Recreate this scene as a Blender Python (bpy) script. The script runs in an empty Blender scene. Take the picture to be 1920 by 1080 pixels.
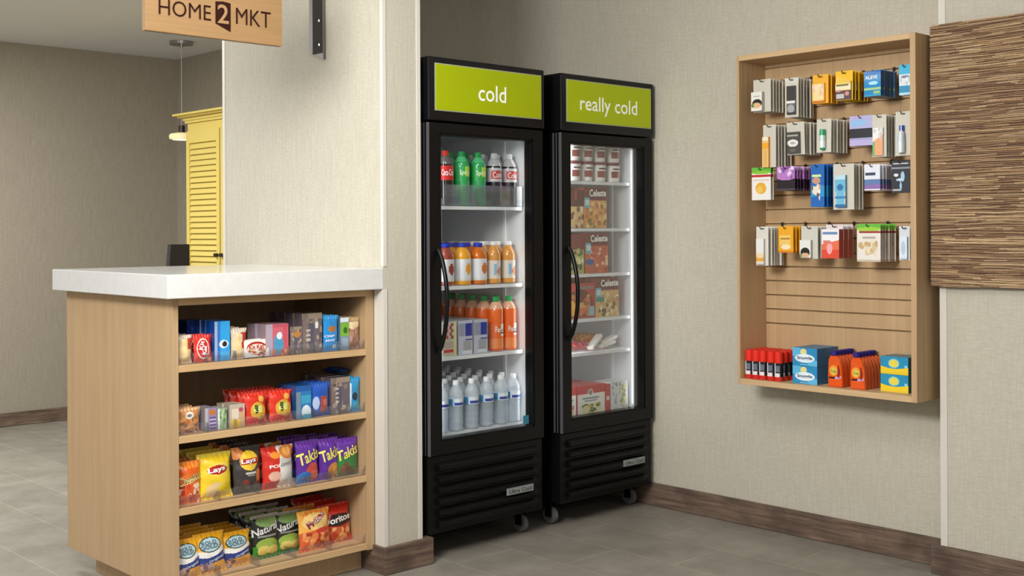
import bpy, math, random
from mathutils import Matrix, Vector
random.seed(7)
S = bpy.context.scene
COL = S.collection
# ---------------------------------------------------------------- camera
FPX, ROLL, SY, YAW, CH = 2206.4, -0.005104, -105.85, 0.8139, 1.2
cr, sr = math.cos(ROLL), math.sin(ROLL)
fwd = Vector((math.cos(YAW), math.sin(YAW), 0)); rgt = Vector((math.sin(YAW), -math.cos(YAW), 0)); up = Vector((0, 0, 1))
cam_d = bpy.data.cameras.new('camera'); cam = bpy.data.objects.new('camera', cam_d); COL.objects.link(cam)
cx_ = cr*rgt + sr*up; cy_ = -sr*rgt + cr*up
cam.matrix_world = Matrix(((cx_.x, cy_.x, -fwd.x, 0), (cx_.y, cy_.y, -fwd.y, 0), (cx_.z, cy_.z, -fwd.z, CH), (0, 0, 0, 1)))
cam_d.sensor_width = 36; cam_d.lens = 36*FPX/1920; cam_d.shift_y = SY/1920; cam_d.clip_end = 60; cam_d.clip_start = .05
S.camera = cam
# ---------------------------------------------------------------- exposure, world, lights
S.view_settings.view_transform = 'Standard'; S.view_settings.look = 'None'; S.view_settings.gamma = 1
S.view_settings.use_curve_mapping = False; S.view_settings.exposure = 0.1
W = bpy.data.worlds.new('room_beyond'); S.world = W; W.use_nodes = True
W.node_tree.nodes['Background'].inputs[0].default_value = (1.0, .99, .97, 1); W.node_tree.nodes['Background'].inputs[1].default_value = .32
def area(name, loc, target, sx, sy, power, col=(1, .97, .92)):
    l = bpy.data.lights.new(name, 'AREA'); l.shape = 'RECTANGLE'; l.size = sx; l.size_y = sy; l.energy = power; l.color = col
    o = bpy.data.objects.new(name, l); COL.objects.link(o); o.location = loc
    o.rotation_euler = (Vector(target)-Vector(loc)).to_track_quat('-Z', 'Y').to_euler()
    return o
area('window_light', (-2.3, 3.0, 1.9), (3.7, 2.7, 1.2), 2.0, 1.3, 12, (1, .99, .97))
area('lobby_light', (-.6, -1.2, 2.2), (2.4, 3.3, .9), 1.8, 1.2, 14, (1, .99, .97))
area('added_softbox', (.45, 1.95, 2.0), (3.9, 2.75, 1.2), .8, .5, 62, (1, .99, .97))  # added unseen softbox, aimed to brighten the right wall
area('ceiling_light_near', (1.9, 2.25, 2.38), (1.9, 2.25, 0), .7, .7, 14, (1, .99, .97))
area('ceiling_light_entry', (-.3, 5.2, 2.38), (-.3, 5.2, 0), .7, .7, 38, (.97, .99, 1))
area('ceiling_light_far', (1.6, 6.0, 2.38), (1.6, 6.0, 0), .9, .9, 72, (.97, .99, 1))
# ---------------------------------------------------------------- measuring helpers
def ray(px, py):
    a = (px-960)/FPX; b = (py-540-SY)/FPX
    x = cr*a+sr*b; y = -sr*a+cr*b
    d = fwd + x*rgt; return d.x, d.y, -y
def at_y(px, py, Y):
    r = ray(px, py); t = Y/r[1]; return r[0]*t, CH+r[2]*t
def at_x(px, py, X):
    r = ray(px, py); t = X/r[0]; return r[1]*t, CH+r[2]*t
# ---------------------------------------------------------------- colour + materials
def lin(c):
    if isinstance(c, str): c = tuple(int(c[i:i+2], 16)/255 for i in (0, 2, 4))
    return tuple(v/12.92 if v <= .04045 else ((v+.055)/1.055)**2.4 for v in c)
def newmat(name):
    m = bpy.data.materials.new(name); m.use_nodes = True; return m, m.node_tree, m.node_tree.nodes['Principled BSDF']
def plain(name, c, rough=.5, metal=0, spec=.5, emit=0, coat=0):
    m, t, p = newmat(name); p.inputs['Base Color'].default_value = (*lin(c), 1); p.inputs['Roughness'].default_value = rough
    p.inputs['Metallic'].default_value = metal; p.inputs['Specular IOR Level'].default_value = spec; p.inputs['Coat Weight'].default_value = coat
    if emit: p.inputs['Emission Color'].default_value = (*lin(c), 1); p.inputs['Emission Strength'].default_value = emit
    return m
def colmat(name, rough=.5, spec=.5, coat=0, metal=0, bump=0, bscale=60, alpha=0):
    m, t, p = newmat(name); a = t.nodes.new('ShaderNodeAttribute'); a.attribute_name = 'Col'
    t.links.new(a.outputs['Color'], p.inputs['Base Color']); p.inputs['Roughness'].default_value = rough
    p.inputs['Specular IOR Level'].default_value = spec; p.inputs['Coat Weight'].default_value = coat; p.inputs['Metallic'].default_value = metal
    if bump:
        tc = t.nodes.new('ShaderNodeTexCoord'); n = t.nodes.new('ShaderNodeTexNoise'); n.inputs['Scale'].default_value = bscale; n.inputs['Detail'].default_value = 3
        b = t.nodes.new('ShaderNodeBump'); b.inputs['Strength'].default_value = bump; b.inputs['Distance'].default_value = .01
        t.links.new(tc.outputs['Object'], n.inputs['Vector']); t.links.new(n.outputs['Fac'], b.inputs['Height']); t.links.new(b.outputs['Normal'], p.inputs['Normal'])
    if alpha:
        o = t.nodes['Material Output']; mx = t.nodes.new('ShaderNodeMixShader'); tr = t.nodes.new('ShaderNodeBsdfTransparent')
        mx.inputs[0].default_value = alpha; t.links.new(tr.outputs[0], mx.inputs[1]); t.links.new(p.outputs[0], mx.inputs[2]); t.links.new(mx.outputs[0], o.inputs[0])
    return m
def glass(name, tint=(1, 1, 1), refl=.8, rough=.01, haze=0.0):
    m, t, p = newmat(name); t.nodes.remove(p); o = t.nodes['Material Output']
    tr = t.nodes.new('ShaderNodeBsdfTransparent'); tr.inputs[0].default_value = (*tint, 1)
    g = t.nodes.new('ShaderNodeBsdfGlossy'); g.inputs['Roughness'].default_value = rough
    f = t.nodes.new('ShaderNodeFresnel'); f.inputs[0].default_value = 1.4
    mu = t.nodes.new('ShaderNodeMath'); mu.operation = 'MULTIPLY'; mu.inputs[1].default_value = refl
    mx = t.nodes.new('ShaderNodeMixShader'); t.links.new(f.outputs[0], mu.inputs[0]); t.links.new(mu.outputs[0], mx.inputs[0])
    base = tr
    if haze:
        d = t.nodes.new('ShaderNodeBsdfDiffuse'); d.inputs[0].default_value = (.85, .87, .9, 1); m2 = t.nodes.new('ShaderNodeMixShader'); m2.inputs[0].default_value = haze
        t.links.new(tr.outputs[0], m2.inputs[1]); t.links.new(d.outputs[0], m2.inputs[2]); base = m2
    t.links.new(base.outputs[0], mx.inputs[1]); t.links.new(g.outputs[0], mx.inputs[2]); t.links.new(mx.outputs[0], o.inputs[0]); return m
def noise_mat(name, c1, c2, scale, rough=.6, bump=.1, extra=None, spec=.4, detail=4, dist=.002):
    """two-tone noise stretched by scale=(x,y,z); extra=(c3, scale, amount) mixes a second, larger noise"""
    m, t, p = newmat(name); tc = t.nodes.new('ShaderNodeTexCoord'); mp = t.nodes.new('ShaderNodeMapping'); mp.inputs['Scale'].default_value = scale
    n = t.nodes.new('ShaderNodeTexNoise'); n.inputs['Scale'].default_value = 1; n.inputs['Detail'].default_value = detail; n.inputs['Roughness'].default_value = .6
    r = t.nodes.new('ShaderNodeValToRGB'); r.color_ramp.elements[0].position = .32; r.color_ramp.elements[1].position = .68
    r.color_ramp.elements[0].color = (*lin(c1), 1); r.color_ramp.elements[1].color = (*lin(c2), 1)
    t.links.new(tc.outputs['Object'], mp.inputs[0]); t.links.new(mp.outputs[0], n.inputs['Vector']); t.links.new(n.outputs['Fac'], r.inputs[0])
    out = r.outputs[0]
    if extra:
        mp2 = t.nodes.new('ShaderNodeMapping'); mp2.inputs['Scale'].default_value = extra[1]; n2 = t.nodes.new('ShaderNodeTexNoise'); n2.inputs['Scale'].default_value = 1; n2.inputs['Detail'].default_value = 3
        r2 = t.nodes.new('ShaderNodeMapRange'); r2.inputs[1].default_value = .4; r2.inputs[2].default_value = .7; r2.inputs[4].default_value = extra[2]
        mx = t.nodes.new('ShaderNodeMix'); mx.data_type = 'RGBA'; mx.inputs[7].default_value = (*lin(extra[0]), 1)
        t.links.new(tc.outputs['Object'], mp2.inputs[0]); t.links.new(mp2.outputs[0], n2.inputs['Vector']); t.links.new(n2.outputs['Fac'], r2.inputs[0])
        t.links.new(r2.outputs[0], mx.inputs[0]); t.links.new(out, mx.inputs[6]); out = mx.outputs[2]
    t.links.new(out, p.inputs['Base Color']); p.inputs['Roughness'].default_value = rough; p.inputs['Specular IOR Level'].default_value = spec
    if bump:
        b = t.nodes.new('ShaderNodeBump'); b.inputs['Strength'].default_value = bump; b.inputs['Distance'].default_value = dist
        t.links.new(n.outputs['Fac'], b.inputs['Height']); t.links.new(b.outputs['Normal'], p.inputs['Normal'])
    return m
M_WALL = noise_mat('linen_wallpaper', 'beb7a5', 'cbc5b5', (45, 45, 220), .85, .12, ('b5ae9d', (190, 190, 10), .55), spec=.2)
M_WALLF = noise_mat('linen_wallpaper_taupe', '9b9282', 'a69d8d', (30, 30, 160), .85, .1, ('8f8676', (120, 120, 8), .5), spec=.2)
M_CEIL = noise_mat('ceiling_paint', 'e4e6ea', 'e9ebef', (30, 30, 30), .9, .03)
M_TRIM = plain('white_corner_bead', 'd8d3c8', .5)
M_BASE = noise_mat('weathered_baseboard_wood', '57453a', '86705f', (5, 5, 90), .6, .2, ('3d3028', (9, 9, 9), .6))
M_OAK = noise_mat('oak_laminate', 'b99972', 'c1a27b', (150, 150, 4), .5, .04, ('af9069', (30, 30, 1.5), .6))
M_OAKH = noise_mat('oak_laminate_horizontal', 'c9a576', 'd3b184', (3, 120, 120), .5, .04, ('bf9b6c', (1.5, 30, 30), .6))
M_OAKB = noise_mat('oak_edge', 'cba97c', 'd3b288', (120, 120, 4), .5, .03)
M_BOXW = noise_mat('oak_slat_board', 'bb9b72', 'c5a67e', (170, 170, 4), .5, .04, ('b29168', (40, 40, 1.5), .6))
M_BOXH = noise_mat('oak_shelf_board', 'c8a87c', 'd2b288', (120, 4, 120), .5, .04)
M_QUARTZ = noise_mat('white_quartz', 'd4d4d1', 'dadad7', (40, 40, 40), .14, 0, spec=.5)
M_BLACK = plain('black_enamel', '0c0c0d', .3, 0, .25)
M_BLACK2 = plain('black_satin_plastic', '0e0d0d', .35, 0, .25)
M_CASE = plain('black_header_case', '0f0f12', .28, 0, .35)
M_GREEN = plain('lime_sign_film', 'a5b300', .35, 0, .3, emit=.03)  # faint emission put in for room light on the film
M_GREEN2 = plain('lime_sign_film_added_glow', 'a9b80c', .35, 0, .3, emit=.07)  # same lime film, slightly paler, with more emission put in for light
M_WHITE = plain('white_lettering', 'fafaf0', .4, emit=.12)
M_LINER = plain('white_cooler_liner', 'dfe1e4', .35, 0, .4)
M_SHELF = plain('white_coated_wire', 'eceef0', .35)
M_LED = plain('led_strip', 'f4f8ff', .4, emit=.5)
M_STEEL = plain('steel', 'a9a9a6', .3, .9)
M_DKSTEEL = plain('dark_bronze_metal', '3b332c', .35, .5)
M_GREY = plain('grey_metal', '6f6a64', .45, .3)
M_GLASS = glass('door_glass', (.95, .96, .955), .22)
M_ACRYL = glass('clear_acrylic', (.96, .965, .975), .6, .03, .03)
M_CLEAR = colmat('clear_bottle', .12, .6, .3, alpha=.42)
M_FILM = colmat('clear_film', .12, .8, .5, alpha=.28)
M_SODA = colmat('filled_bottle', .14, .6, .6)
M_PACK = colmat('printed_card', .4, .5, .1)
M_FOIL = colmat('printed_foil', .28, .6, .25, 0, .35, 26)
M_MATTE = colmat('matte_print', .6, .3)
M_YELLOW = plain('yellow_paint', 'dcc56a', .5)
M_GLOW = plain('pendant_glow', 'ffe6a8', .4, emit=2.0)
M_BRASS = plain('brass', 'b99a5b', .3, .8)
M_STOOL = plain('dark_upholstery', '2a2627', .6)
M_LETTER = plain('dark_brown_lettering', '2a130b', .8, 0, .1)
def reed():
    return colmat('woven_reed', .7, .3, 0, 0, .5, 150)
M_REED = reed()
def floor_mat():
    m, t, p = newmat('grey_stone_tile'); tc = t.nodes.new('ShaderNodeTexCoord'); mp = t.nodes.new('ShaderNodeMapping')
    mp.inputs['Rotation'].default_value = (0, 0, -math.pi/2); mp.inputs['Location'].default_value = (.12, 1.675, 0)
    br = t.nodes.new('ShaderNodeTexBrick'); br.inputs['Scale'].default_value = 1; br.inputs['Mortar Size'].default_value = .0022; br.inputs['Mortar Smooth'].default_value = .3
    br.inputs['Brick Width'].default_value = .56; br.inputs['Row Height'].default_value = .2745; br.offset = .5
    br.inputs['Color1'].default_value = (*lin('908a80'), 1); br.inputs['Color2'].default_value = (*lin('989287'), 1); br.inputs['Mortar'].default_value = (*lin('b3ab9c'), 1)
    n = t.nodes.new('ShaderNodeTexNoise'); n.inputs['Scale'].default_value = 5.5; n.inputs['Detail'].default_value = 9; n.inputs['Roughness'].default_value = .72
    r = t.nodes.new('ShaderNodeValToRGB'); r.color_ramp.elements[0].position = .35; r.color_ramp.elements[0].color = (.66, .65, .62, 1); r.color_ramp.elements[1].position = .68; r.color_ramp.elements[1].color = (1.06, 1.06, 1.05, 1)
    mx = t.nodes.new('ShaderNodeMix'); mx.data_type = 'RGBA'; mx.blend_type = 'MULTIPLY'; mx.inputs[0].default_value = .8
    t.links.new(tc.outputs['Object'], mp.inputs[0]); t.links.new(mp.outputs[0], br.inputs['Vector']); t.links.new(tc.outputs['Object'], n.inputs['Vector'])
    t.links.new(n.outputs['Fac'], r.inputs[0]); t.links.new(br.outputs['Color'], mx.inputs[6]); t.links.new(r.outputs[0], mx.inputs[7]); t.links.new(mx.outputs[2], p.inputs['Base Color'])
    p.inputs['Roughness'].default_value = .42; p.inputs['Specular IOR Level'].default_value = .35
    b = t.nodes.new('ShaderNodeBump'); b.inputs['Strength'].default_value = .12; b.inputs['Distance'].default_value = .002; t.links.new(n.outputs['Fac'], b.inputs['Height']); t.links.new(b.outputs[0], p.inputs['Normal'])
    return m
M_FLOOR = floor_mat()
# ---------------------------------------------------------------- mesh builder
class MB:
    def __init__(s): s.v = []; s.f = []; s.c = []; s.m = []
    def poly(s, pts, c='ffffff', mi=0):
        b = len(s.v); s.v += [tuple(p) for p in pts]; s.f.append(tuple(range(b, b+len(pts)))); s.c.append(lin(c)); s.m.append(mi)
    def raw(s, vs, fs, c='ffffff', mi=0):
        b = len(s.v); s.v += [tuple(p) for p in vs]; cc = lin(c) if not isinstance(c, list) else None
        for i, f in enumerate(fs):
            s.f.append(tuple(b+k for k in f)); s.c.append(cc if cc else lin(c[i])); s.m.append(mi)
    def box(s, x0, x1, y0, y1, z0, z1, c='ffffff', mi=0, skip=''):
        v = [(x0, y0, z0), (x1, y0, z0), (x1, y1, z0), (x0, y1, z0), (x0, y0, z1), (x1, y0, z1), (x1, y1, z1), (x0, y1, z1)]
        F = {'b': (3, 2, 1, 0), 't': (4, 5, 6, 7), 'f': (0, 1, 5, 4), 'r': (1, 2, 6, 5), 'k': (2, 3, 7, 6), 'l': (3, 0, 4, 7)}
        s.raw(v, [F[k] for k in F if k not in skip], c, mi); return s
    def cyl(s, p0, p1, r, c='ffffff', seg=12, mi=0, r1=None, cap=True):
        p0 = Vector(p0); p1 = Vector(p1); d = (p1-p0).normalized(); a = d.orthogonal().normalized(); b = d.cross(a); r1 = r if r1 is None else r1
        vs = []
        for p, q in ((p0, r), (p1, r1)):
            for i in range(seg):
                t = 2*math.pi*i/seg; vs.append(p+q*(math.cos(t)*a+math.sin(t)*b))
        fs = [(i, (i+1) % seg, seg+(i+1) % seg, seg+i) for i in range(seg)]
        if cap: fs += [tuple(range(seg-1, -1, -1)), tuple(range(seg, 2*seg))]
        s.raw(vs, fs, c, mi); return s
    def tube(s, pts, r, c='ffffff', seg=8, mi=0):
        pts = [Vector(p) for p in pts]; n = len(pts); vs = []; pa = None
        for i, p in enumerate(pts):
            d = (pts[min(i+1, n-1)]-pts[max(i-1, 0)]).normalized()
            a = (pa - d*pa.dot(d)).normalized() if pa else d.orthogonal().normalized(); pa = a; b = d.cross(a)
            for k in range(seg):
                t = 2*math.pi*k/seg; vs.append(p+r*(math.cos(t)*a+math.sin(t)*b))
        fs = [(i*seg+k, i*seg+(k+1) % seg, (i+1)*seg+(k+1) % seg, (i+1)*seg+k) for i in range(n-1) for k in range(seg)]
        fs += [tuple(range(seg-1, -1, -1)), tuple(range((n-1)*seg, n*seg))]
        s.raw(vs, fs, c, mi); return s
    def lathe(s, prof, colf, seg=20, mi=0, o=(0, 0, 0), sq=0):
        """prof=[(r,z)]; colf(z,theta)->hex; theta 0 faces -Y; sq squares the section"""
        vs = []; fs = []; cs = []
        for r, z in prof:
            for k in range(seg):
                t = 2*math.pi*k/seg; q = 1
                if sq: q = 1/((abs(math.sin(t))**sq+abs(math.cos(t))**sq)**(1/sq))
                vs.append((o[0]+r*q*math.sin(t), o[1]-r*q*math.cos(t), o[2]+z))
        for i in range(len(prof)-1):
            zc = (prof[i][1]+prof[i+1][1])/2
            for k in range(seg):
                th = ((k+.5)/seg*360+180) % 360-180
                fs.append((i*seg+k, i*seg+(k+1) % seg, (i+1)*seg+(k+1) % seg, (i+1)*seg+k)); cs.append(colf(zc, th) if callable(colf) else colf)
        fs.append(tuple(range(seg-1, -1, -1))); cs.append(cs[0]); fs.append(tuple(range((len(prof)-1)*seg, len(prof)*seg))); cs.append(cs[-2])
        s.raw(vs, fs, cs, mi); return s
    def build(s, name, mats, parent=None, o=(0, 0, 0), smooth=0, bevel=0):
        me = bpy.data.meshes.new(name); me.from_pydata([(x-o[0], y-o[1], z-o[2]) for x, y, z in s.v], [], s.f)
        if not isinstance(mats, (list, tuple)): mats = [mats]
        for m in mats: me.materials.append(m)
        me.polygons.foreach_set('material_index', s.m)
        at = me.color_attributes.new('Col', 'FLOAT_COLOR', 'CORNER'); buf = []
        for f, c in zip(s.f, s.c): buf += [c[0], c[1], c[2], 1.0]*len(f)
        at.data.foreach_set('color', buf)
        if smooth:
            me.polygons.foreach_set('use_smooth', [True]*len(s.f)); me.set_sharp_from_angle(angle=math.radians(smooth))
        me.update(); ob = bpy.data.objects.new(name, me); COL.objects.link(ob)
        if parent is not None: ob.parent = parent
        if bevel:
            b = ob.modifiers.new('bevel', 'BEVEL'); b.width = bevel; b.segments = 2; b.limit_method = 'ANGLE'; b.angle_limit = math.radians(40)
        return ob
def tag(o, label=None, cat=None, group=None, kind=None):
    if label: o['label'] = label
    if cat: o['category'] = cat
    if group: o['group'] = group
    if kind: o['kind'] = kind
    return o
def thing(name, label, cat, loc=(0, 0, 0), rz=0, group=None, rx=0):
    o = bpy.data.objects.new(name, None); COL.objects.link(o); o.location = loc; o.rotation_euler = (rx, 0, rz); o.empty_display_size = .05
    return tag(o, label, cat, group)
def dup(root):
    r = root.copy(); COL.objects.link(r)
    for ch in list(root.children):
        c = ch.copy(); COL.objects.link(c); c.parent = r
        for g in list(ch.children):
            d = g.copy(); COL.objects.link(d); d.parent = c
    return r
def struct(name, mb, mat, **k): return tag(mb.build(name, mat, **k), kind='structure')
ORD = ['first', 'second', 'third', 'fourth', 'fifth', 'sixth', 'seventh', 'eighth']
BACK = ['front row', 'second row', 'third row', 'fourth row', 'fifth row', 'sixth row', 'seventh row']
# ---------------------------------------------------------------- lettering and printed art
_tc = {}
def text2d(s, off=0.0, shear=0.0):
    key = (s, off, shear)
    if key in _tc: return _tc[key]
    cu = bpy.data.curves.new('t', 'FONT'); cu.body = s; cu.offset = off; cu.shear = shear; cu.resolution_u = 3; cu.fill_mode = 'FRONT'
    ob = bpy.data.objects.new('t', cu); COL.objects.link(ob); dg = bpy.context.evaluated_depsgraph_get(); dg.update()
    me = bpy.data.meshes.new_from_object(ob.evaluated_get(dg)); vs = [(v.co.x, v.co.y) for v in me.vertices]; fs = [tuple(p.vertices) for p in me.polygons]
    bpy.data.objects.remove(ob); bpy.data.curves.remove(cu); bpy.data.meshes.remove(me)
    x0 = min(v[0] for v in vs); x1 = max(v[0] for v in vs); y0 = min(v[1] for v in vs); y1 = max(v[1] for v in vs)
    vs = [((x-x0)/(x1-x0)-.5, (y-y0)/(y1-y0)-.5) for x, y in vs]; _tc[key] = (vs, fs); return _tc[key]
def put_text(mb, s, cu, cv, wu, hv, c, W_, H_, surf=None, rot=0, off=0.0, shear=0.0, mi=0, lift=.0012):
    """text centred at (cu,cv) in 0..1 coords of a W_ x H_ face whose origin is bottom centre, facing -Y"""
    vs, fs = text2d(s, off, shear); ca, sa = math.cos(rot), math.sin(rot); out = []
    for x, y in vs:
        X = x*wu*W_; Y = y*hv*H_; X, Y = X*ca-Y*sa, X*sa+Y*ca
        px = (cu-.5)*W_+X; pz = cv*H_+Y
        out.append((px, (surf(px/W_+.5, pz/H_) if surf else 0)-lift, pz))
    mb.raw(out, fs, c, mi)
def art(layers, seed=1):
    rnd = random.Random(seed); L = []
    for l in layers:
        if l[0] == 'spk':     # scattered food pieces: spk,u0,v0,u1,v1,[cols],n,size
            for i in range(l[6]):
                L.append(('ell', rnd.uniform(l[1], l[3]), rnd.uniform(l[2], l[4]), l[7]*rnd.uniform(.6, 1.2), l[7]*rnd.uniform(.5, 1.0), rnd.choice(l[5])))
        else: L.append(l)
    def f(u, v):
        c = 'ffffff'
        for l in L:
            k = l[0]
            if k == 'bg': c = l[1]
            elif k == 'r':
                if l[1] <= u <= l[3] and l[2] <= v <= l[4]: c = l[5]
            elif k == 'ell':
                if ((u-l[1])/l[3])**2+((v-l[2])/l[4])**2 <= 1: c = l[5]
            elif k == 'd':   # below a slanted line v < a + b*u + c*(u-.5)^2
                if v < l[1]+l[2]*u+l[3]*(u-.5)**2: c = l[4]
            elif k == 'dr':  # right of a slanted line u > a + b*v
                if u > l[1]+l[2]*v: c = l[3]
        return c
    return f
def face_grid(mb, W_, H_, af, nu=22, nv=28, surf=None, y=0.0, xs=None, mi=0, flip=False):
    vs = []; fs = []; cs = []
    for j in range(nv+1):
        for i in range(nu+1):
            u = i/nu; v = j/nv; X = (u-.5)*W_*(xs(v) if xs else 1)
            vs.append((X, (surf(u, v) if surf else y), v*H_))
    for j in range(nv):
        for i in range(nu):
            a = j*(nu+1)+i; q = (a, a+1, a+nu+2, a+nu+1); fs.append(q[::-1] if flip else q); cs.append(af((i+.5)/nu, (j+.5)/nv))
    mb.raw(vs, fs, cs, mi)
# item builders: origin at bottom centre of the front, facing -Y ------------------------------
def carton(name, w, h, d, layers, texts=(), side='888888', top=None, mat=None, nu=20, nv=26, seed=1, sideart=None):
    mb = MB(); e = .0006; nu = int(nu*2.2); nv = int(nv*2.2)
    mb.box(-w/2, w/2, 0, d, 0, h, side, 0, skip='f'+('t' if top else ''))
    if top: mb.poly([(-w/2, 0, h), (w/2, 0, h), (w/2, d, h), (-w/2, d, h)], top)
    face_grid(mb, w, h, art(layers, seed), nu, nv)
    if sideart:   # same style strip on both sides
        af = art(sideart, seed)
        for sx, fl in ((-1, 0), (1, 1)):
            b = MB(); face_grid(b, d, h, af, 8, nv)
            for i, (f, c) in enumerate(zip(b.f, b.c)):
                pass
            vs = [(sx*(w/2+e), d/2+(-sx if 0 else 1)*x, z) for x, y, z in b.v]
            bb = len(mb.v); mb.v += vs; mb.f += [tuple(bb+k for k in f) for f in b.f]; mb.c += b.c; mb.m += b.m
    for t in texts: put_text(mb, t[0], t[1], t[2], t[3], t[4], t[5], w, h, rot=t[6] if len(t) > 6 else 0, off=t[7] if len(t) > 7 else .01, shear=t[8] if len(t) > 8 else 0)
    return mb.build(name, mat or M_PACK)
def bag(name, w, h, t, layers, texts=(), back='999999', seal=None, nu=26, nv=34, seed=1, mat=None, notch=0.0):
    t *= .68; nu = int(nu*2); nv = int(nv*2); rnd = random.Random(seed); ph = [rnd.uniform(0, 6) for _ in range(6)]
    def prof(v):
        a = max(0.0, min(1.0, (v-.05)/.22)); b = max(0.0, min(1.0, (.95-v)/.25))
        return math.sin(a*math.pi/2)**.8*math.sin(b*math.pi/2)**.8
    def bul(u, v):
        e = max(0.0, 1-abs(2*u-1)**2.2); k = prof(v)*e**.7
        return k*(t/2)*(1+.1*math.sin(9*u+ph[0]+5*v)+.06*math.sin(17*v+ph[1]+4*u)) + .0012*math.sin(40*u+ph[2])*(1-prof(v))
    sf = lambda u, v: t/2-bul(u, v)
    sb = lambda u, v: t/2+bul(u, v)+.0006
    xs = lambda v: 1-.07*prof(v)+.012*math.sin(14*v+ph[3])
    root = None
    mb = MB(); vmax = .94
    face_grid(mb, w, h*vmax, lambda u, v: art_(u, v*vmax), nu, nv, lambda u, v: sf(u, v*vmax), xs=lambda v: xs(v*vmax)) if False else None
    art_ = art(layers, seed)
    def add(surf, af, v0, v1, n, flip):
        vs = []; fs = []; cs = []
        for j in range(n+1):
            for i in range(nu+1):
                u = i/nu; v = v0+(v1-v0)*j/n; vs.append(((u-.5)*w*xs(v), surf(u, v), v*h))
        for j in range(n):
            for i in range(nu):
                a = j*(nu+1)+i; q = (a, a+1, a+nu+2, a+nu+1); fs.append(q[::-1] if flip else q); cs.append(af((i+.5)/nu, v0+(v1-v0)*(j+.5)/n))
        return vs, fs, cs
    for surf, af, n, fl in ((sf, art_, nv, False), (sb, lambda u, v: back, 10, True)):
        a, b, c = add(surf, af, 0, vmax, n, fl); mb.raw(a, b, c)
    for tx in texts:
        put_text(mb, tx[0], tx[1]-.05, tx[2], tx[3], tx[4], tx[5], w, h, surf=lambda u, v: sf(max(0, min(1, u)), v), rot=tx[6] if len(tx) > 6 else 0, off=tx[7] if len(tx) > 7 else .015, shear=tx[8] if len(tx) > 8 else 0, lift=.0022)
    root = mb.build(name, mat or M_FOIL, smooth=60)
    ms = MB(); sc = seal or None
    for surf, fl in ((sf, False), (sb, True)):
        a, b, c = add(surf, (lambda u, v: sc) if sc else art_, vmax, 1, 2, fl); ms.raw(a, b, c)
    ms.build('top_seal', mat or M_FOIL, parent=root, smooth=60)
    return root
def bottle(name, h, r, body, cap, label=None, lab=(0.3, 0.6), capr=.4, mat=None, neck=None, sq=0, ribs=0, texts=(), capcol=None, capmat=None, shoulder=.62):
    """body: colf(z/h, th) ; cap hex; label colf"""
    root = thing(name, '-', 'bottle')
    z = lambda k: k*h; pr = [(r*.82, 0), (r*.97, z(.015)), (r, z(.04))]
    n = 16
    for i in range(1, n+1):
        k = .04+(shoulder-.04)*i/n
        rr = r*(1-(.035*(1+math.cos(k*h*ribs)) if ribs else 0)); pr.append((rr, z(k)))
    for q, k in ((.97, .05), (.86, .12), (.68, .19), (.5, .25), (.41, .29)):
        pr.append((r*q, z(min(shoulder+k*(1-shoulder)/.38, .905))))
    pr.append((r*capr*.85, z(.93)))
    mb = MB(); mb.lathe(pr, lambda zz, th: body(zz/h, th), 20, sq=sq); mb.build('body', mat or M_SODA, parent=root, smooth=50)
    cp = MB(); cp.lathe([(r*capr, z(.905)), (r*capr*1.04, z(.915)), (r*capr*1.0, z(.985)), (r*capr*.85, h)], cap, 14); cp.build('cap', capmat or M_MATTE, parent=root, smooth=50)
    if label:
        lb = MB(); m = 10; a, b = lab; lb.lathe([(r*1.012, z(a+(b-a)*i/m)) for i in range(m+1)], lambda zz, th: label((zz/h-a)/(b-a), th), 28, sq=sq)
        for tx in texts:  # wrapped lettering
            vs, fs = text2d(tx[0], .012); out = []
            for x, y in vs:
                th = x*tx[2]/r+tx[6] if len(tx) > 6 else x*tx[2]/r
                q = 1
                if sq: q = 1/((abs(math.sin(th))**sq+abs(math.cos(th))**sq)**(1/sq))
                out.append((r*1.03*q*math.sin(th), -r*1.03*q*math.cos(th), z(tx[1])+y*tx[3]))
            lb.raw(out, fs, tx[4])
        lb.build('label', M_PACK, parent=root, smooth=50)
    return root
# ================================================================ SETTING
YB, XR, XR2, ZC, YF, XF = 4.22, 3.985, 3.90, 2.40, 7.5, 3.903
PX0, PX1, PY0 = 2.507, 2.671, 3.311
struct('floor', MB().box(-2.5, 4.4, -1.5, 7.7, -.1, 0), M_FLOOR)
struct('ceiling', MB().box(-2.5, 4.4, -1.5, 7.7, ZC, ZC+.1), M_CEIL)
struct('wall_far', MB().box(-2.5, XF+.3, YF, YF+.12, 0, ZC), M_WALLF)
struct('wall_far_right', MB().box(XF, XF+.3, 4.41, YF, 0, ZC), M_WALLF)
struct('wall_partition', MB().box(PX0, PX1, PY0, 4.41, 0, ZC), M_WALL)
struct('wall_back', MB().box(PX1, XR+.2, YB, 4.41, 0, ZC), M_WALL)
struct('wall_right', MB().box(XR, XR+.2, 1.955, YB, 0, ZC), M_WALL)
struct('wall_right_near', MB().box(XR2, XR+.2, -1.5, 1.955, 0, ZC), M_WALL)
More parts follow.
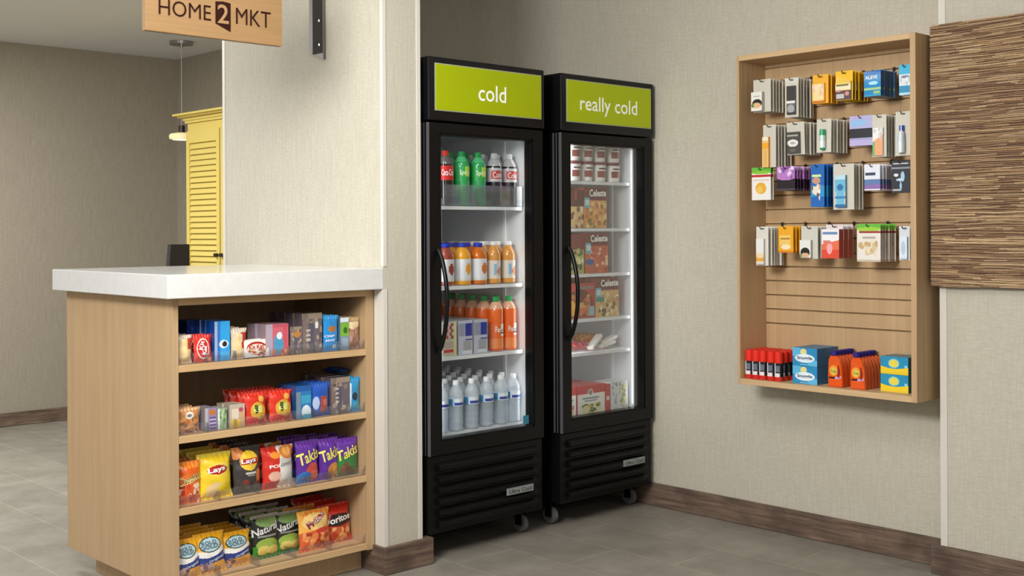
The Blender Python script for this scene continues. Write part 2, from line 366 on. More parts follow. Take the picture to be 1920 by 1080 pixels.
# corner beads
t = .003
def bead(name, x, y, sx, sy, wd, z0=0.0, z1=ZC):
    b = MB(); x1 = x+sx*wd; y1 = y+sy*wd
    b.box(min(x-sx*t, x1), max(x-sx*t, x1), min(y-sy*t, y), max(y-sy*t, y), z0, z1)
    b.box(min(x-sx*t, x), max(x-sx*t, x), min(y, y1), max(y, y1), z0, z1)
    return struct(name, b, M_TRIM)
bead('trim_1', PX0, PY0, 1, 1, .012, 1.08); bead('trim_2', PX1, PY0, -1, 1, .014, .096)
struct('trim_3', MB().box(PX0-.004, PX0+.012, PY0-.004, 3.362, .096, 1.0), M_TRIM)
bead('trim_4', PX0, 4.41, 1, -1, .015, 0); bead('trim_5', XR2, 1.955, 1, -1, .022, .1)
# baseboards
def base(name, mb): return struct(name, mb, M_BASE, bevel=.002)
base('baseboard_right', MB().box(XR-.014, XR-.0005, 1.956, YB-.001, .001, .1))
base('baseboard_right_near', MB().box(XR2-.022, XR2-.0005, -1.4, 1.985, .001, .1))
base('baseboard_partition', MB().box(2.494, 2.712, PY0-.02, PY0-.0005, .001, .096).box(2.494, PX0-.0005, PY0-.0004, 3.43, .001, .096).box(PX1+.0005, 2.712, PY0-.0004, 3.335, .001, .096))
base('baseboard_far', MB().box(-2.4, XF-.001, YF-.016, YF-.0005, .001, .085))
base('baseboard_back', MB().box(PX1+.001, XR-.02, YB-.014, YB-.0005, .001, .1))
base('baseboard_far_right', MB().box(XF-.014, XF-.0005, 4.43, YF-.02, .001, .085))
# ================================================================ DISPLAY COUNTER
CX0, CX1, CY0, CY1 = 1.733, 2.503, 3.365, 4.158
SH = [.105, .344, .568, .789]      # shelf tops
o = (2.1, 3.76, 0); cb = thing('display_cabinet', 'oak snack display cabinet with four open shelves under the white countertop', 'cabinet', o)
MB().box(CX0, CX0+.02, CY0, CY1, .08, .999).build('side_panel', [M_OAK], cb, o, bevel=.001)
MB().box(CX1-.033, CX1, CY0, CY1, .08, .999).build('side_panel', [M_OAK], cb, o, bevel=.001)
MB().box(CX0+.0205, CX1-.0335, 3.82, 3.835, .08, .999).build('back_panel', [M_OAK], cb, o)
MB().box(CX0+.0205, CX1-.0335, CY0, 3.819, .975, .999).build('top_rail', [M_OAKH], cb, o)
MB().box(CX0+.06, CX1-.012, 3.43, 4.06, .001, .0795).build('plinth', [M_OAK], cb, o)
for z in SH: MB().box(CX0+.0205, CX1-.0335, CY0-.0, 3.819, z-.022, z).build('shelf', [M_OAKH], cb, o, bevel=.001)
ct = MB().box(1.69, PX0-.0008, PY0, 4.18, 1.0, 1.074).build('countertop', [M_QUARTZ], bevel=.0025)
tag(ct, 'thick white quartz countertop slab on the oak snack cabinet', 'countertop')
# clear lips on the shelves
for i, z in enumerate(SH):
    m = MB(); x0, x1 = CX0+.024, CX1-.037
    m.box(x0, x1, 3.372, 3.3745, z+.001, z+.035)
    n = 7 if i > 1 else 5
    for k in range(1, n): xx = x0+(x1-x0)*k/n; m.box(xx, xx+.002, 3.375, 3.80, z+.001, z+.03)
    tag(m.build('shelf_divider', M_ACRYL), 'clear acrylic lip and dividers on the %s shelf of the snack cabinet' % ['bottom', 'second lowest', 'third lowest', 'top'][i], 'divider')
# ---------------- snacks on the cabinet shelves
def snack(shelf, x0, x1, ytop, maker, label, name, cat, n=1, dy=.035, lean=0, Yf=3.392, back_label=None, jitter=.006, group=None, rz=0, dd=None):
    z = SH[shelf]+.0005; xa, _ = at_y(x0, ytop, Yf); xb, _ = at_y(x1, ytop, Yf); w = xb-xa; _, zt = at_y((x0+x1)/2, ytop, Yf+.01); h = zt-z
    ob = maker(w*.985, h/math.cos(lean)); ob.name = name
    cxx = (xa+xb)/2
    g = group or (label.split(',')[0]+' and those behind it') if n > 1 else None
    rnd = random.Random(int(x0*7+shelf))
    for k in range(n):
        q = ob if k == 0 else dup(ob)
        x = max(CX0+.024+w/2, cxx+(rnd.uniform(-jitter, jitter) if k else 0))
        x = min(x, CX1-.036-w/2)
        q.location = (x, Yf+k*dy, z+.017*math.sin(lean+.02)); q.rotation_euler = (-lean-(rnd.uniform(0, .03) if k else 0), 0, rz)
        tag(q, label if k == 0 else label+', '+BACK[k], cat, g)
    return ob
C = lambda *a, **k: (lambda w, h: carton('c', w, h, k.pop('d', .03) if 'd' in k else .03, *a, **k))
def CT(d, *a, **k): return lambda w, h: carton('c', w, h, d, *a, **k)
def BG(t_, *a, **k): return lambda w, h: bag('b', w, h, t_, *a, **k)
# top shelf (index 3)
past = [('bg', 'd9c9b8'), ('ell', .5, .45, .4, .44, 'f0cf86'), ('ell', .42, .5, .28, .33, 'f6dca0'), ('r', .68, .5, .98, .88, 'c43a2e'), ('r', 0, 0, .2, .2, 'b9a4a8')]
snack(3, 333, 362, 628, BG(.03, past, back='c9b8a8', mat=M_FOIL), 'clear-wrapped pale pastry at left end of the top snack shelf', 'pastry_pack', 'pastry', 3, .04)
snack(3, 365, 400, 628, BG(.022, [('bg', 'd8301f'), ('ell', .5, .48, .36, .38, 'f4e9e0'), ('ell', .5, .48, .31, .33, 'd22a1a'), ('r', .7, .02, .95, .14, 'e9c9a0')], [('Kit', .45, .6, .45, .16, 'ffffff', 1.35, .03), ('Kat', .6, .42, .45, .16, 'ffffff', 1.35, .03)], back='b02010'), 'red pouch with white oval logo on top snack shelf', 'candy_pouch', 'candy', 2, .04, lean=.1)
snack(3, 402, 431, 602, CT(.03, [('bg', '1f7fd0'), ('dr', .35, .05, '2fa6e8'), ('r', 0, 0, .18, 1, '9fb8d8'), ('r', .2, 0, .32, .9, '3a6fc0'), ('ell', .6, .42, .3, .1, 'f2f6fa'), ('ell', .66, .42, .16, .07, '202838'), ('r', .4, .1, .95, .2, '49b8ee')], side='15489a', mat=M_FOIL), 'tall blue cookie sleeve beside the red pouch on top snack shelf', 'cookie_sleeve', 'cookies', 4, .032)
snack(3, 350, 388, 600, CT(.03, [('bg', '1c3f9a'), ('r', .1, .3, .9, .5, '2a5cc0'), ('spk', .1, .1, .9, .9, ['12286a', '2f66cc'], 8, .1)], side='15307a', mat=M_FOIL), 'dark blue cookie pack behind the red pouch, top snack shelf', 'cookie_pack', 'cookies', 2, .04, Yf=3.52)
snack(3, 434, 465, 615, BG(.03, [('bg', 'd5c5b2'), ('ell', .42, .42, .34, .44, 'edd09a'), ('r', .62, .35, .98, .86, 'c2331f'), ('r', .55, .55, .7, .8, 'e8d9c0')], back='c0b0a0'), 'clear-wrapped pastry between blue sleeve and white packet, top snack shelf', 'pastry_pack', 'pastry', 3, .04)
snack(3, 459, 505, 638, CT(.012, [('bg', 'f1ece2'), ('ell', .52, .5, .42, .38, 'b0261a'), ('ell', .52, .45, .4, .3, 'efe4d2'), ('spk', .2, .1, .85, .4, ['b5402a', 'd8a04a', 'e7c98a', 'c9542e'], 12, .08)], [('Kit Kat', .5, .58, .62, .26, 'c02418', .06, .02)], side='d8d2c6'), 'white snack packet with red oval logo on top snack shelf', 'snack_packet', 'snack packet', 2, .03, Yf=3.388, lean=.15)
snack(3, 478, 497, 622, CT(.04, [('bg', '4a3526'), ('spk', .1, .1, .9, .9, ['8a5a30', 'b27a3c', '2c1d14'], 14, .15)], side='3a2a20'), 'small brown snack box behind the white packet, top snack shelf', 'snack_box', 'snack box', 1, Yf=3.47)
snack(3, 498, 541, 607, CT(.05, [('bg', 'd86a78'), ('r', 0, 0, .3, 1, 'b8a8b8'), ('r', .3, .9, 1, 1, 'c85a6a'), ('ell', .55, .35, .22, .32, '4aa0c8'), ('ell', .6, .62, .12, .12, 'e8f0f4'), ('r', .78, .1, .96, .9, 'cf5a66'), ('spk', .35, 0, .9, .15, ['d08a50', 'c05a3a', 'e8b070'], 8, .07)], [], side='a08890'), 'pink and blue toaster pastry box mid top snack shelf', 'pastry_box', 'snack box', 2, .055)
crk = [('bg', '6d6067'), ('r', 0, .86, 1, 1, '9c8a78'), ('r', .05, .0, .3, 1, '807068'), ('spk', .1, .05, .95, .85, ['a08c7c', '5a4c52', '8a7a70', 'b4a290'], 16, .09), ('r', .35, .15, .6, .75, '5a5668')]
snack(3, 544, 566, 612, CT(.04, crk+[('ell', .6, .72, .3, .12, 'c8843c')], side='5c5058', mat=M_FOIL), 'narrow grey cracker sleeve beside the pink pastry box, top snack shelf', 'cracker_sleeve', 'crackers', 2, .045)
snack(3, 566, 604, 587, CT(.045, crk+[('r', .66, .62, .8, .78, 'e8ece8'), ('r', .2, .3, .4, .36, 'c8beb0'), ('r', .2, .42, .4, .48, 'c8beb0'), ('r', .2, .54, .4, .6, 'c8beb0')], side='5c5058', mat=M_FOIL, seed=3), 'tall grey cracker pack, tallest on top snack shelf', 'cracker_pack', 'crackers', 4, .05)
snack(3, 607, 636, 591, BG(.024, [('bg', '2390d8'), ('r', 0, .9, 1, 1, '3aa4e6'), ('ell', .55, .62, .28, .09, 'b8783c'), ('ell', .72, .12, .14, .06, 'c8e6f8')], [('Chips', .42, .42, .62, .09, 'f4f8fc', .1, .02), ('Ahoy', .45, .3, .62, .09, 'f4f8fc', .1, .02)], back='1a6ab0'), 'bright blue cookie bag with brown cookie on top snack shelf', 'cookie_bag', 'cookies', 3, .035)
snack(3, 638, 654, 595, CT(.03, [('bg', '7a9ab0'), ('r', 0, .86, 1, 1, 'e8f0f4'), ('r', 0, .42, 1, .84, '7cb83c'), ('ell', .6, .6, .25, .1, '3c6a24'), ('r', .2, .1, .9, .36, '9fb0c4')], side='5c7890'), 'narrow green and grey packet on top snack shelf', 'snack_packet', 'snack packet', 2, .04)
snack(3, 657, 685, 594, BG(.03, [('bg', 'a07a66'), ('r', 0, .62, 1, .86, 'ecd7a8'), ('r', 0, .88, 1, 1, 'c8a878'), ('spk', .05, 0, .95, .6, ['8c5a44', 'b0826c', '9a6a54', 'c0988a'], 22, .12)], back='7c5848'), 'clear-wrapped brown cookies at right end of the top snack shelf', 'cookie_pack', 'cookies', 3, .04)
# third shelf (index 2)
snack(2, 333, 377, 764, BG(.03, [('bg', 'c98a52'), ('r', 0, .9, 1, 1, 'd8a878'), ('spk', .1, .08, .9, .55, ['e0a860', 'b87038', 'd0905a', '8a5a3c'], 24, .11), ('spk', .05, 0, .9, .12, ['5c4450', 'd8d0d8', '7c6a78'], 12, .06), ('ell', .52, .7, .2, .14, 'e6e2dc'), ('ell', .5, .7, .12, .06, '8a8078')], back='a8703c'), 'orange bag of cookies at left end of the third snack shelf', 'cookie_bag', 'cookies', 3, .04)
snack(2, 384, 407, 764, CT(.035, [('bg', '9a86a4'), ('r', 0, 0, .28, 1, 'b8b4b8'), ('ell', .62, .8, .3, .12, 'c87840'), ('r', .4, .05, .9, .6, '6c5a94'), ('r', .4, .15, .9, .2, 'd8d0e0'), ('r', .4, .3, .9, .35, 'd8d0e0'), ('r', .4, .45, .9, .5, 'd8d0e0')], side='8a8088'), 'narrow purple snack bar box near left of the third snack shelf', 'snack_bar_box', 'snack box', 2, .04)
snack(2, 408, 425, 765, CT(.035, [('bg', '9cbc8c'), ('r', 0, 0, .25, 1, 'e8ece8'), ('spk', .3, .1, .9, .9, ['7ca068', 'b8d0a8', '5c7c50'], 14, .13)], side='8a9a84'), 'narrow pale green snack bar box on third snack shelf', 'snack_bar_box', 'snack box', 2, .04)
snack(2, 430, 459, 757, CT(.035, [('bg', 'c8b8a8'), ('r', .15, 0, .6, .8, 'e9d9c0'), ('r', .1, 0, .75, .35, 'eec23a'), ('r', .68, 0, .95, .7, 'd8ae7c'), ('ell', .75, .75, .15, .1, 'c05068')], side='a89888'), 'yellow and cream snack box beside the red candy bags, third snack shelf', 'snack_box', 'snack box', 2, .04)
redb = [('bg', 'd8321e'), ('d', .28, -.1, 0, 'e05a2a'), ('ell', .55, .45, .32, .24, 'e8c83c'), ('ell', .58, .4, .36, .26, 'd8a838'), ('r', .35, .36, .75, .58, 'dfe07c'), ('ell', .75, .78, .14, .1, 'f0a84a'), ('ell', .3, .12, .3, .1, 'cc2c30')]
snack(2, 462, 505, 737, BG(.04, redb, [('ull', .5, .47, .3, .13, '1c3c20', 1.45, .03)], back='8a1a20'), 'red candy bag with yellow patch, left one on third snack shelf', 'candy_bag', 'candy', 4, .045, lean=.12, jitter=.012)
snack(2, 508, 553, 732, BG(.04, redb, [('ull', .5, .47, .3, .13, '1c3c20', 1.45, .03)], back='8a1a20', seed=4), 'red candy bag with yellow patch, right one on third snack shelf', 'candy_bag', 'candy', 4, .045, lean=.1, jitter=.012)
snack(2, 555, 584, 722, CT(.035, [('bg', '2a7cc0'), ('r', 0, .82, 1, 1, '1c5ca8'), ('r', 0, 0, .3, .8, '7890a0'), ('r', .35, .45, .95, .7, '3fa8cc'), ('ell', .66, .2, .3, .2, 'e4eef4'), ('r', .45, .0, .9, .12, '3cb0c8')], side='1c4c84', mat=M_FOIL), 'teal and blue cookie packet on third snack shelf', 'cookie_packet', 'cookies', 3, .04)
snack(2, 586, 620, 717, BG(.026, [('bg', '2458b8'), ('r', .45, .12, .85, .6, 'b04a38'), ('r', .6, .3, .8, .5, 'd8704a'), ('ell', .2, .4, .18, .2, 'b8c8e8'), ('d', .06, 0, 0, '1c3c88')], back='1c3c88'), 'blue snack bag with rusty red picture on third snack shelf', 'snack_bag', 'snack bag', 3, .04)
snack(2, 620, 656, 707, CT(.04, crk+[('r', .25, .3, .4, .36, 'c8beb0'), ('r', .25, .42, .4, .48, 'c8beb0'), ('r', .25, .54, .4, .6, 'c8beb0'), ('r', .25, .66, .4, .72, 'c8beb0')], side='5c5058', mat=M_FOIL, seed=8), 'tall grey-brown cracker pack on third snack shelf', 'cracker_pack', 'crackers', 4, .05)
snack(2, 658, 688, 706, BG(.028, [('bg', '1d62b8'), ('dr', .3, .0, '2a9ad0'), ('r', .12, .05, .38, .85, 'd8ecf8'), ('ell', .62, .45, .2, .12, '123048'), ('r', .55, .1, .9, .3, '38b4d8')], back='164a94'), 'blue cookie packet at right end of the third snack shelf', 'cookie_packet', 'cookies', 3, .04)
# second shelf (index 1): crisps
snack(1, 333, 383, 866, BG(.06, [('bg', 'e0601c'), ('r', 0, .84, 1, 1, 'f08a30'), ('spk', 0, .03, 1, .42, ['d8401c', 'f07a3a', 'b82c14', 'f4d8c0', 'e05a28'], 34, .09), ('ell', .55, .6, .5, .12, 'e87a28')], [('Cheetos', .52, .6, .86, .2, 'f4e7a0', .28, .03), ('Cheetos', .51, .6, .84, .16, '2c3414', .28, .0)], back='c04a14'), 'orange cheese puff bag at left end of the second snack shelf', 'chip_bag', 'chips', 2, .06, lean=.05)
lay = lambda bgc, extra: [('bg', bgc)]+extra
snack(1, 378, 443, 850, BG(.07, lay('f2cf2c', [('ell', .45, .2, .3, .16, 'e8c88c'), ('ell', .75, .2, .25, .13, 'ecd020'), ('r', 0, .93, 1, 1, 'f4dc50'), ('ell', .55, .64, .36, .14, 'f0dc60'), ('ell', .52, .63, .32, .1, 'c0281c')]), [('Lays', .53, .63, .5, .14, 'ffffff', .1, .03)], back='c8a820', notch=1), 'yellow potato chip bag with red logo on second snack shelf', 'chip_bag', 'chips', 3, .06, lean=.1)
snack(1, 443, 497, 838, BG(.07, lay('3a3634', [('ell', .08, .88, .28, .13, 'd88848'), ('ell', .52, .7, .34, .21, 'f0c838'), ('r', .22, .62, .84, .74, 'c0281c'), ('r', .35, .42, .75, .46, 'cfcac4'), ('r', .4, .37, .68, .4, '9a948e'), ('ell', .9, .34, .16, .16, 'd08040'), ('ell', .36, .22, .12, .08, '8a2c24'), ('spk', .2, .02, .9, .2, ['4a4644', '5a4a44', '2c2826'], 10, .08)]), [('Lays', .53, .69, .5, .13, 'ffffff', .05, .03)], back='2a2624'), 'black barbecue potato chip bag with yellow disc on second snack shelf', 'chip_bag', 'chips', 3, .07, lean=.08)
snack(1, 497, 558, 837, BG(.07, [('bg', 'd8d2cc'), ('r', 0, 0, .46, 1, 'cf2c20'), ('d', .16, 0, 0, 'b82a20'), ('dr', .46, 0, 'e4e0da'), ('ell', .32, .3, .18, .12, 'e8b8a0'), ('ell', .8, .84, .3, .16, 'd8843c'), ('ell', .75, .86, .14, .1, 'e8a458'), ('ell', .35, .8, .15, .08, 'e8902c')], [('POP', .4, .54, .34, .08, 'f8f4f0', .05, .03), ('corners', .74, .56, .4, .07, '5a5450', .05, .0)], back='a02018'), 'half red, half white chip bag mid second snack shelf', 'chip_bag', 'chips', 2, .07, lean=.06)
for a, b, tp, ex, lb, sd in ((560, 604, 826, [('ell', .66, .25, .34, .22, 'c85044'), ('ell', .3, .12, .3, .16, '2c70b8'), ('ell', .75, .2, .2, .1, 'e07058')], 'purple rolled-chip bag with red and blue base, leftmost of three', 5), (603, 641, 822, [('ell', .7, .2, .38, .2, 'c8843c'), ('ell', .8, .22, .2, .12, 'e0a850')], 'purple rolled-chip bag with tan base, middle of three', 6), (641, 687, 820, [('d', .52, .1, 0, '2c7c40'), ('spk', .2, .05, .95, .35, ['6a4c30', '2c5c34', '8a5a3c', '3c7c44'], 16, .12)], 'purple rolled-chip bag with green base, rightmost of three', 9)):
    snack(1, a, b, tp, BG(.06, [('bg', '5c2c94'), ('r', 0, .85, 1, 1, '6a34a4')]+ex, [('Takis', .52, .63, .86, .27, 'f0e468', .3, .02, .2)], back='3c1c6a', seed=sd), lb+', second snack shelf', 'chip_bag', 'chips', 3, .06, lean=.05)
# bottom shelf (index 0)
pret = [('bg', 'f2b21c'), ('d', .44, -.02, -.45, '24386c'), ('d', .22, .18, 0, 'e0a850'), ('spk', 0, 0, .6, .2, ['8a6a60', 'b89a88', 'd8b890'], 12, .09), ('ell', .5, .72, .0001, .0001, 'ffffff')]
pret = [('bg', 'f2b21c'), ('d', .46, 0, 1.0, 'f4f2ec'), ('d', .34, 0, 1.0, '2a3c7c'), ('dr', .55, .0, 'f2b21c')]
pret = [('bg', 'f2b01c'), ('d', .50, .1, .3, 'f2efe8'), ('d', .34, .12, .4, '2c3c80'), ('d', .2, .1, 0, 'e0a448'), ('spk', 0, 0, .45, .25, ['8a6a70', 'c0a498', '6a4c58'], 12, .08), ('ell', .48, .7, .38, .19, '27483f'), ('ell', .48, .7, .34, .165, 'b8d4dc')]
ptx = [('ROLD', .48, .755, .46, .085, '3c6070', .05, .01), ('GOLD', .48, .655, .56, .095, '3c6070', .05, .01), ('Original', .66, .33, .5, .08, 'dfe8ee', .3, .01)]
snack(0, 331, 384, 1014, BG(.05, pret, ptx, back='c88c18'), 'yellow pretzel bag with oval logo, leftmost of three, bottom snack shelf', 'pretzel_bag', 'pretzels', 4, .045, lean=.22)
snack(0, 372, 430, 1001, BG(.05, pret, ptx, back='c88c18', seed=5), 'yellow pretzel bag with oval logo, middle of three, bottom snack shelf', 'pretzel_bag', 'pretzels', 4, .045, lean=.2, Yf=3.40)
snack(0, 421, 478, 998, BG(.05, pret, ptx, back='c88c18', seed=7), 'yellow pretzel bag with oval logo, rightmost of three, bottom snack shelf', 'pretzel_bag', 'pretzels', 4, .045, lean=.18, Yf=3.42)
nat = [('bg', '252725'), ('ell', .55, .84, .42, .12, '8fb46c'), ('r', 0, .93, 1, 1, 'b8b6b0'), ('d', .3, 0, 0, '3c8a34'), ('ell', .5, .33, .4, .14, '9cb84c'), ('ell', .35, .2, .22, .11, 'e0cc6c'), ('ell', .72, .2, .24, .1, 'e4d078'), ('r', .15, .5, .9, .54, '9a9a94')]
snack(0, 478, 530, 966, BG(.06, nat, [('Natural', .5, .68, .95, .17, 'f4f4f0', .22, .02, .2)], back='1a1c1a', seal='b4b2ac'), 'black and green kettle chip bag, left of the pair, bottom snack shelf', 'chip_bag', 'chips', 3, .07, lean=.1, Yf=3.43)
snack(0, 520, 572, 960, BG(.06, nat, [('Natural', .5, .68, .95, .17, 'f4f4f0', .22, .02, .2)], back='1a1c1a', seed=3, seal='b4b2ac'), 'black and green kettle chip bag, right of the pair, bottom snack shelf', 'chip_bag', 'chips', 3, .07, lean=.1, Yf=3.44)
snack(0, 566, 627, 957, BG(.06, [('bg', 'f0b04c'), ('ell', .6, .78, .5, .26, 'e89030'), ('ell', .5, .72, .42, .2, 'f4cc80'), ('d', .46, .1, 0, 'd8602c'), ('spk', .1, .02, .95, .42, ['c8542c', 'e8884a', 'b03c20', 'f0a060'], 30, .08), ('ell', .7, .48, .24, .06, 'c8301c')], [('Fritos', .55, .76, .62, .17, '8a2038', .5, .05), ('Fritos', .55, .76, .6, .14, 'f0e8e8', .5, .0)], back='c87828'), 'orange corn chip bag beside the red one, bottom snack shelf', 'chip_bag', 'chips', 2, .08, lean=.12, Yf=3.40)
snack(0, 614, 676, 944, BG(.06, [('bg', 'cf2a1c'), ('d', .36, .12, 0, 'c8402c'), ('spk', .25, .02, .95, .36, ['e08840', 'c86030', 'f0b070', 'b83c2c'], 26, .09), ('ell', .55, .58, .48, .16, '2a1414'), ('ell', .2, .7, .1, .2, 'e8705c')], [('Doritos', .56, .6, .84, .17, 'f8f4f0', .12, .03)], back='8c1812'), 'red tortilla chip bag at right end of the bottom snack shelf', 'chip_bag', 'chips', 3, .08, lean=.15, Yf=3.43)
# ================================================================ COOLERS
def cooler(name, label, X0, X1, text, lim, tw, th, tx, hx, gx0, gx1, shelves, badge, cast, jamb=.035):
    o = ((X0+X1)/2, 3.7, 0); r = thing(name, label, 'refrigerator', o); Y0 = 3.30; Yb = 4.06
    b = MB(); d0 = 3.352
    b.box(X0, X0+.035, d0, Yb, .10, 1.60); b.box(X1-jamb, X1, d0, Yb, .10, 1.60); b.box(X0+.035, X1-jamb, Yb-.03, Yb, .10, 1.60)
    b.box(X0+.035, X1-jamb, d0, Yb-.03, .10, .40); b.box(X0+.035, X1-jamb, d0, Yb-.03, 1.585, 1.60)
    b.build('body', M_BLACK, r, o, bevel=.003)
    ln = MB(); a0, a1 = X0+.037, X1-jamb-.002; z0, z1 = .402, 1.583; e = .004; yb = 3.93
    ln.box(a0, a0+e, d0+.002, yb, z0, z1); ln.box(a1-e, a1, d0+.002, yb, z0, z1); ln.box(a0+e, a1-e, yb, yb+e, z0, z1); ln.box(a0+e, a1-e, d0+.002, yb, z0, z0+e); ln.box(a0+e, a1-e, d0+.002, yb, z1-e, z1)
    ln.build('liner', M_LINER, r, o)
    for xx in (a1-.010,):
        for yy in (3.47, 3.87): MB().box(xx, a1-.0045, yy, yy+.014, z0+.01, z1-.02).build('shelf_standard', M_SHELF, r, o)
    for yy in (3.87,): MB().box(a0+.0045, a0+.010, yy, yy+.014, z0+.01, z1-.02).build('shelf_standard', M_SHELF, r, o)
    for z in shelves:
        m = MB(); y0 = 3.368; y1 = 3.90; x0 = a0+.012; x1 = a1-.012
        m.box(x0, x1, y0, y0+.006, z-.014, z-.001)
        m.cyl((x0, y1, z-.006), (x1, y1, z-.006), .004, seg=6)
        for k in range(30):
            xx = x0+.004+(x1-x0-.008)*k/29; m.box(xx-.0016, xx+.0016, y0+.006, y1, z-.004, z-.001)
        m.build('shelf', M_SHELF, r, o)
    # header
    MB().box(X0-.004, X1+.004, 3.292, Yb, 1.605, 1.837).build('header', M_CASE, r, o, bevel=.006)
    sx0, sx1, sz0, sz1 = X0+.027, X1-.02, 1.645, 1.81
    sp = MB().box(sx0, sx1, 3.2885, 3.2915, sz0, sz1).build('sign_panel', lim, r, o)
    MB().box(sx0-.004, sx1+.004, 3.2895, 3.2918, sz0-.004, sz1+.004).build('sign_border', plain('sign_border_'+name, 'a8ad8a', .4), r, o)
    q = MB(); put_text(q, text, 0, 0, 1, 1, 'ffffff', tw, th, off=.006)
    q.v = [(x+tw/2+tx, y+3.2880, z+1.7215+(-.008 if 'y' in text else 0)) for x, y, z in q.v]; q.build('sign_lettering', M_WHITE, r, o)
    # door
    z0, z1 = .386, 1.598; dm = MB(); g0, g1, gz0, gz1 = gx0, gx1, .434, 1.562; Yd = 3.347
    for (xa, xb, za, zb) in ((X0, g0, z0, z1), (g1, X1, z0, z1), (g0, g1, z0, gz0), (g0, g1, gz1, z1)): dm.box(xa, xb, Y0, Yd, za, zb)
    door = dm.build('door', M_BLACK2, r, o)
    fr = MB(); e = .008   # inner bead
    fr.box(g0-.001, g0+e, Y0+.004, Yd-.002, gz0, gz1).box(g1-e, g1+.001, Y0+.004, Yd-.002, gz0, gz1).box(g0, g1, Y0+.004, Yd-.002, gz0-.001, gz0+e).box(g0, g1, Y0+.004, Yd-.002, gz1-e, gz1+.001)
    fr.build('glass_bead', M_BLACK, door, o)
    ed = MB().box(X0-.0012, X0+.002, Y0-.0012, Y0+.012, z0, z1); ed.box(X0-.0012, X0+.002, Yd-.008, Yd, z0, z1); ed.box(X0-.0012, X0+.002, Y0+.024, Y0+.028, z0, z1); ed.build('edge_trim', plain('door_edge_'+name, '77757a', .3, .5), door, o)
    MB().box(g0+e, g1-e, 3.318, 3.322, gz0+e, gz1-e).build('glass_pane', M_GLASS, door, o)
    pts = []
    for i in range(17):
        k = i/16; z = 1.135-.375*k; pts.append((hx, Y0-.002-.05*math.sin(math.pi*k)**.7, z))
    MB().tube(pts, .0085, seg=10).build('door_handle', M_BLACK, door, o, smooth=60)
    # grille
    gr = MB(); gr.box(X0, X1, 3.312, 3.351, .10, .382)
    gb = gr.build('grille', M_BLACK2, r, o, bevel=.003)
    lv = MB(); gx = (X0+.04, X1-.04)
    for k in range(6):
        z = .118+k*.041; lv.raw([(gx[0], 3.311, z), (gx[1], 3.311, z), (gx[1], 3.293, z+.008), (gx[0], 3.293, z+.008), (gx[0], 3.293, z+.02), (gx[1], 3.293, z+.02), (gx[1], 3.311, z+.034), (gx[0], 3.311, z+.034)],
              [(0, 1, 2, 3), (3, 2, 5, 4), (4, 5, 6, 7), (1, 6, 5, 2), (0, 3, 4, 7)])
    lv.build('louvres', M_BLACK2, gb, o)
    bx0, bx1, bz = badge; m = MB().box(bx0, bx1, 3.2885, 3.2925, bz, bz+.026, '8f9492'); tmp = MB(); put_text(tmp, 'Ultra Cool', 0, 0, 1, 1, '30302e', (bx1-bx0)*.86, .015, off=0)
    tmp.v = [(x+(bx1-bx0)*.43+(bx0+bx1)/2, y+3.2884, z+bz+.013) for x, y, z in tmp.v]; m.v2 = 0
    bb = len(m.v); m.v += tmp.v; m.f += [tuple(bb+k for k in f) for f in tmp.f]; m.c += tmp.c; m.m += tmp.m
    m.build('badge', M_PACK, gb, o)
    # casters
    for (x, y) in cast:
        m = MB(); m.cyl((x-.004, y, .036), (x+.016, y, .036), .034, seg=20); w = m.build('caster', plain('caster_tyre_'+name, '6d6c6a', .5), r, o, smooth=40)
        f = MB(); f.cyl((x+.017, y, .036), (x+.021, y, .036), .027, seg=16).box(x-.01, x-.006, y-.018, y+.018, .03, .092).box(x+.022, x+.026, y-.018, y+.018, .03, .092).box(x-.014, x+.03, y-.03, y+.03, .092, .0995)
        f.cyl((x-.012, y, .036), (x+.028, y, .036), .006, seg=8); f.build('caster_fork', M_BLACK, w, o)
    # interior lamp: LED strip on the right jamb
    lx = a1-.006; m = MB().box(lx-.004, lx, 3.354, 3.362, .45, 1.55); jamb > .04 and m.build('led_strip', M_LED, r, o)
    lt = bpy.data.lights.new(name+'_interior_light', 'AREA'); lt.shape = 'RECTANGLE'; lt.size = .01; lt.size_y = 1.05; lt.energy = 1.2; lt.color = (.93, .97, 1)
    lt.shape = 'RECTANGLE'
    return r, (a0, a1)
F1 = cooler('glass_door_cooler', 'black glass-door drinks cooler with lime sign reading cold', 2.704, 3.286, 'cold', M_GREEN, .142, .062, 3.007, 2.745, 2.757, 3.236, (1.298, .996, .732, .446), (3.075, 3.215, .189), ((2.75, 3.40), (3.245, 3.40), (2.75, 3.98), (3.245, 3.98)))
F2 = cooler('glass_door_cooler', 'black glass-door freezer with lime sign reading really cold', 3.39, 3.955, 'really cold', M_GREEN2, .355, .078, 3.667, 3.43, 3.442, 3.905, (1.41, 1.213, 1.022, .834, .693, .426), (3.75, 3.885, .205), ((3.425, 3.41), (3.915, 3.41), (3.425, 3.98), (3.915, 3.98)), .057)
def interior(name, x0, x1, y, z0, z1, tx, ty, power):
    for nm, zz, sx, sy, pw in ((name, None, 0, 0, power),):
        l = bpy.data.lights.new(nm, 'AREA'); l.shape = 'RECTANGLE'; l.size = .02; l.size_y = z1-z0; l.energy = pw; l.color = (.94, .97, 1)
        ob = bpy.data.objects.new(nm, l); COL.objects.link(ob); ob.location = (x1, y, (z0+z1)/2)
        d = Vector((tx-x1, ty-y, 0)).normalized(); z = -d; yv = Vector((0, 0, 1)); x = yv.cross(z); ob.matrix_world = Matrix(((x.x, yv.x, z.x, x1), (x.y, yv.y, z.y, y), (x.z, yv.z, z.z, (z0+z1)/2), (0, 0, 0, 1)))
